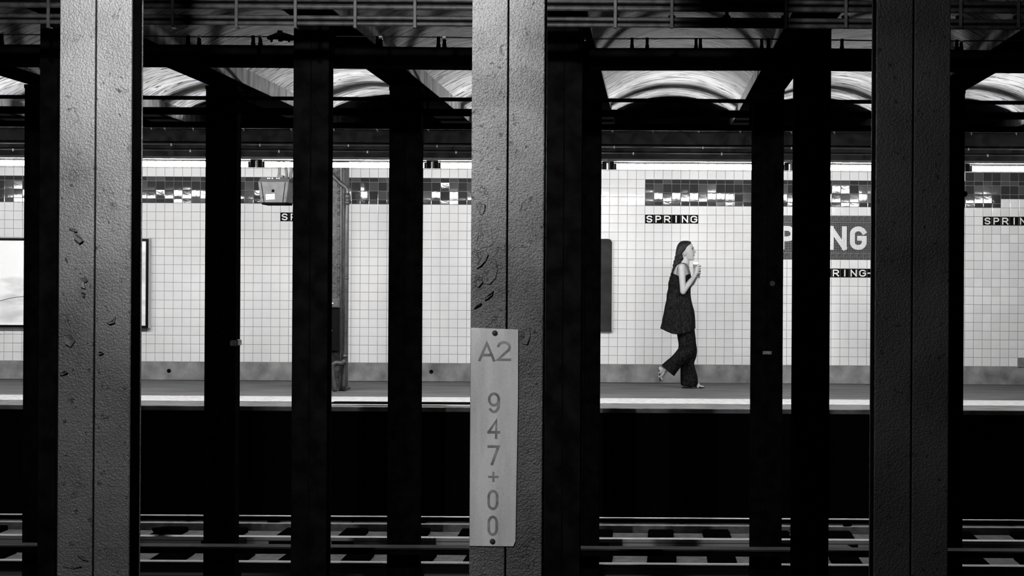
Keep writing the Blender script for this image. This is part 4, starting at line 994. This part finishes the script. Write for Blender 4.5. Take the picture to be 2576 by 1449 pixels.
# ---- face details
for s in (-1, 1):
    bm = bmesh.new(); swept(bm, smoothpath([H(1722.8, 643.0, s * .0815), H(1720.5, 641.5, s * .0825), H(1719.4, 638.5, s * .083), H(1720.6, 635.3, s * .083), H(1723.2, 634.8, s * .0815)], 4), .0019, 6); fin(bm, 'ear_fold', lipm, per, True)
for s in (-1, 1):
    c = H(1739.8, 627.0, s * .0335)
    bm = bmesh.new(); ball(bm, c, .0118, 3); ey = fin(bm, 'eye', eyew, per, True)
    bm = bmesh.new(); ball(bm, c + Vector((.0068, s * .0035, .001)), .0072, 2); fin(bm, 'iris', eyed, ey, True)
    bm = bmesh.new(); swept(bm, [H(1745.0, 623.6, s * .014), H(1744.2, 622.2, s * .024), H(1742.6, 621.8, s * .036), H(1739.0, 622.6, s * .049), H(1736.5, 624.2, s * .057)], .0032, 6); fin(bm, 'eyebrow', hairm, per, True)
    bm = bmesh.new(); swept(bm, [H(1744.2, 626.3, s * .022), H(1743.0, 625.2, s * .034), H(1739.6, 625.9, s * .045)], .0024, 6); fin(bm, 'upper_lid', hairm, per, True)
bm = bmesh.new(); swept(bm, [H(1742.6, 642.3, -.024), H(1745.4, 641.4, -.014), H(1747.2, 640.9, 0), H(1745.4, 641.4, .014), H(1742.6, 642.3, .024)], [.0018, .0036, .0042, .0036, .0018], 8); fin(bm, 'lips', lipm, per, True)
bm = bmesh.new(); swept(bm, [H(1742.8, 642.6, -.022), H(1745.4, 643.4, -.012), H(1746.9, 643.6, 0), H(1745.4, 643.4, .012), H(1742.8, 642.6, .022)], [.0018, .0034, .0042, .0034, .0018], 8); fin(bm, 'lips', lipm, per, True)

# ---- tunic
TUN = [(688, 1691.5, 1735.5, .150), (697, 1687.5, 1738.0, .160), (714, 1682.5, 1737.5, .158), (731, 1680, 1736.0, .157), (745, 1678, 1736.5, .163), (762, 1675.5, 1739.5, .172), (782, 1671.5, 1745, .188),
       (802, 1667.5, 1747.3, .203), (826, 1662, 1748.0, .215)]
def tun(px, y, d, t, u):
    # hem hangs lower at the side; cloth folds deepen downwards
    c, s = math.cos(t), math.sin(t); f = max(0.0, (y - 700) / 126.0)
    fold = (1.6 * math.sin(t * 7 + 1.0) + 1.0 * math.sin(t * 13 + y * .03) + .6 * math.sin(t * 21 - y * .05)) * f
    # armhole and neckline scoops at the top edge
    if u < .12:
        k = 1 - u / .12; y = y + k * (7.5 * (abs(s) ** 4) + 3.0 * max(0, c) ** 6)
    yy = y + 12.0 * (1 - c * c) * f ** 3 * (1 if s < 0 else .7) + f ** 3 * (2.0 * math.sin(t * 3) * .6)
    wob = .9 * math.sin(y * .21) * (1 - f) if c < 0 else 0
    return px + fold * c * .55 + wob, yy, d + fold * s * .0075
bm = bmesh.new(); rings = stack(bm, TUN, 688, 826, 60, seg=120, ex=2.25, fx=tun, cap=False)
tn = fin(bm, 'tunic', cloth, per, True)
sm = tn.modifiers.new('cloth_thickness', 'SOLIDIFY'); sm.thickness = .005; sm.offset = 1
def ribbon(name, pts, w, parent, m_, th=.0045, axis=Vector((0, 1, 0))):
    P = smoothpath(pts, 6); bm = bmesh.new(); rs = []
    for i, p in enumerate(P):
        t = (P[min(i + 1, len(P) - 1)] - P[max(i - 1, 0)]).normalized(); sd = (axis - t * axis.dot(t)).normalized() * w / 2; nn = t.cross(sd).normalized() * th / 2
        rs.append([bm.verts.new(p + a * sd + b * nn) for a, b in ((-1, -1), (1, -1), (1, 1), (-1, 1))])
    for a, b in zip(rs, rs[1:]):
        for k in range(4): bm.faces.new((a[k], a[(k + 1) % 4], b[(k + 1) % 4], b[k]))
    bm.faces.new(rs[0]); bm.faces.new(rs[-1][::-1]); return fin(bm, name, m_, parent)
for s in (-1, 1):
    ribbon('shoulder_strap', [H(1737.2, 692, s * .085), H(1735.0, 683, s * .092), H(1731.5, 672, s * .098), H(1724, 664.3, s * .104), H(1714, 661.8, s * .105), H(1704, 664.5, s * .100), H(1697, 673, s * .088), H(1692, 686, s * .072), H(1689, 695, s * .066)], .026, tn, cloth)
    ribbon('back_strap', [H(1704, 664.3, s * .098), H(1696.5, 674, s * .072), H(1691.5, 686, s * .034), H(1688, 696, 0)], .02, tn, cloth)
ribbon('bag_strap', [H(1733, 700, -.150), H(1732, 686, -.140), H(1727, 672, -.138), H(1719, 665.2, -.138), H(1710, 665.6, -.140), H(1705, 672, -.152), H(1702.5, 686, -.166), H(1701, 702, -.170)], .009, tn, cloth)

# ---- trousers
bm = bmesh.new()
HIPS = [(800, 1696, 1742, .165), (820, 1698, 1746, .165), (838, 1703, 1748.5, .155), (850, 1706, 1750, .150), (862, 1708, 1751, .14)]
stack(bm, HIPS, 800, 862, 16, seg=48)
FRONT = [(835, 1704, 1748.5, .095, .075), (852, 1708, 1750.0, .095, .075), (870, 1709, 1753, .092, .075), (882, 1709.5, 1754.3, .090, .075), (898, 1711.5, 1752.3, .086, .072), (914, 1712, 1747, .084, .07), (930, 1712, 1750.0, .088, .07),
         (948, 1712, 1755.0, .098, .07), (966, 1712.5, 1756, .104, .07), (972.5, 1714, 1753, .104, .07)]
def legf(px, y, d, t, u): 
    f = u; q = (.9 * math.sin(t * 5 + y * .02) + .5 * math.sin(t * 9 + y * .05)) * (.4 + f)
    return px + q * math.cos(t) * .6, y + (2.2 * math.sin(t * .5) ** 2 * -1 if u > .97 else 0), d + q * math.sin(t) * .005
stack(bm, FRONT, 835, 972.5, 50, seg=60, ex=2.3, fx=legf)
# trailing leg: slices square to the leg
PATH = [(1722, 832, 20, -.075), (1724.5, 850, 20, -.08), (1727, 868, 20, -.085), (1724.5, 884, 19.5, -.09), (1714, 896, 18.5, -.09), (1702, 907, 17.5, -.09), (1692, 917, 18.5, -.09), (1685, 925, 20, -.09), (1679.5, 931.5, 21.3, -.09)]
cen = smoothpath([(p[0], p[1], 0) for p in PATH], 5); rr = smoothpath([(p[2], p[3] * 100, 0) for p in PATH], 5); prev = None
for i, p in enumerate(cen):
    t = (cen[min(i + 1, len(cen) - 1)] - cen[max(i - 1, 0)]).normalized(); nn = Vector((-t.y, t.x, 0)); ring = []
    for k in range(48):
        a = 2 * PI * k / 48; fo = 1 + .035 * math.sin(a * 5 + i * .12) + .03 * math.sin(a * 3 - i * .3)
        q = p + nn * rr[i].x * math.cos(a) * fo; ring.append(bm.verts.new(H(q.x, q.y, rr[i].y / 100 + .092 * math.sin(a) * fo)))
    if prev:
        for k in range(48): bm.faces.new((prev[k], prev[(k + 1) % 48], ring[(k + 1) % 48], ring[k]))
    else: bm.faces.new(ring)
    prev = ring
bm.faces.new(prev[::-1])
tro = link('trousers', voxel(bm, .006, 'trousers', 3, .5), denim, per)
# ---- sandals
def sandal(name, heel, toe, up, wd, dside):
    ax = (toe - heel).normalized(); sd = Vector((0, 1, 0)); L_ = (toe - heel).length; pr = []
    for k in range(28):
        t = 2 * PI * k / 28; u = .5 + .5 * math.cos(t); wv = math.sin(t) * wd * (0.62 + .38 * u) ; pr.append((u * L_, wv))
    bm = bmesh.new(); A = [bm.verts.new(heel + ax * u + sd * v) for u, v in pr]; B = [bm.verts.new(heel + ax * u + sd * v + up * .016) for u, v in pr]
    bm.faces.new(A); bm.faces.new(B[::-1])
    for i in range(28): bm.faces.new((A[i], B[i], B[(i + 1) % 28], A[(i + 1) % 28]))
    return fin(bm, name, sole, per)
s1 = sandal('sandal', H(1715.5, 977.3, .07), H(1772.5, 977.0, .07), Vector((0, 0, 1)), .044, -1)
ribbon('toe_strap', [H(1756, 976, .028), H(1757, 970.5, .036), H(1759, 965.2, .07), H(1757, 970.5, .104), H(1756, 976, .112)], .016, s1, strapm, axis=Vector((1, 0, 0)))
ribbon('instep_strap', [H(1744, 976, .026), H(1746, 967, .040), H(1749, 961.0, .07), H(1746, 967, .100), H(1744, 976, .114)], .012, s1, strapm, axis=Vector((1, 0, 0)))
hl, tl = H(1655.2, 925.5, -.09), H(1659.5, 957.5, -.09); upv = Vector((.98, 0, .15)).normalized()
s2 = sandal('sandal', hl, tl, upv, .044, 1)
ribbon('toe_strap', [H(1657.5, 946, -.132), H(1663, 944, -.126), H(1670, 941, -.09), H(1663, 944, -.054), H(1657.5, 946, -.048)], .016, s2, strapm, axis=Vector((0, 0, 1)))
ribbon('instep_strap', [H(1656.5, 937, -.130), H(1663, 934, -.128), H(1675, 930.5, -.09), H(1663, 934, -.052), H(1656.5, 937, -.050)], .012, s2, strapm, axis=Vector((0, 0, 1)))
# ---- cup
cp = empty('paper_cup', H(CX, 690, CD), 'paper coffee cup with a white lid held up by the walking woman', 'cup')
cupm = mat('grey_cup_sleeve', 0.16, 0.7, 0.2); tl_ = Vector((.10, 0, 1)).normalized()
base_, top_ = H(CX - 1.0, 691.5, CD), H(CX - .2, 665.5, CD)
bm = bmesh.new(); cyl(bm, base_, top_, .027, .0365, 24); fin(bm, 'cup_body', cupm, cp, False)
bm = bmesh.new(); u_ = (top_ - base_).normalized(); cyl(bm, top_, top_ + u_ * .010, .0405, .0405, 24); cyl(bm, top_ + u_ * .009, top_ + u_ * .024, .0375, .0335, 24); cyl(bm, top_ + u_ * .020, top_ + u_ * .029, .0335, .031, 24)
fin(bm, 'cup_lid', M['white'], cp, False)
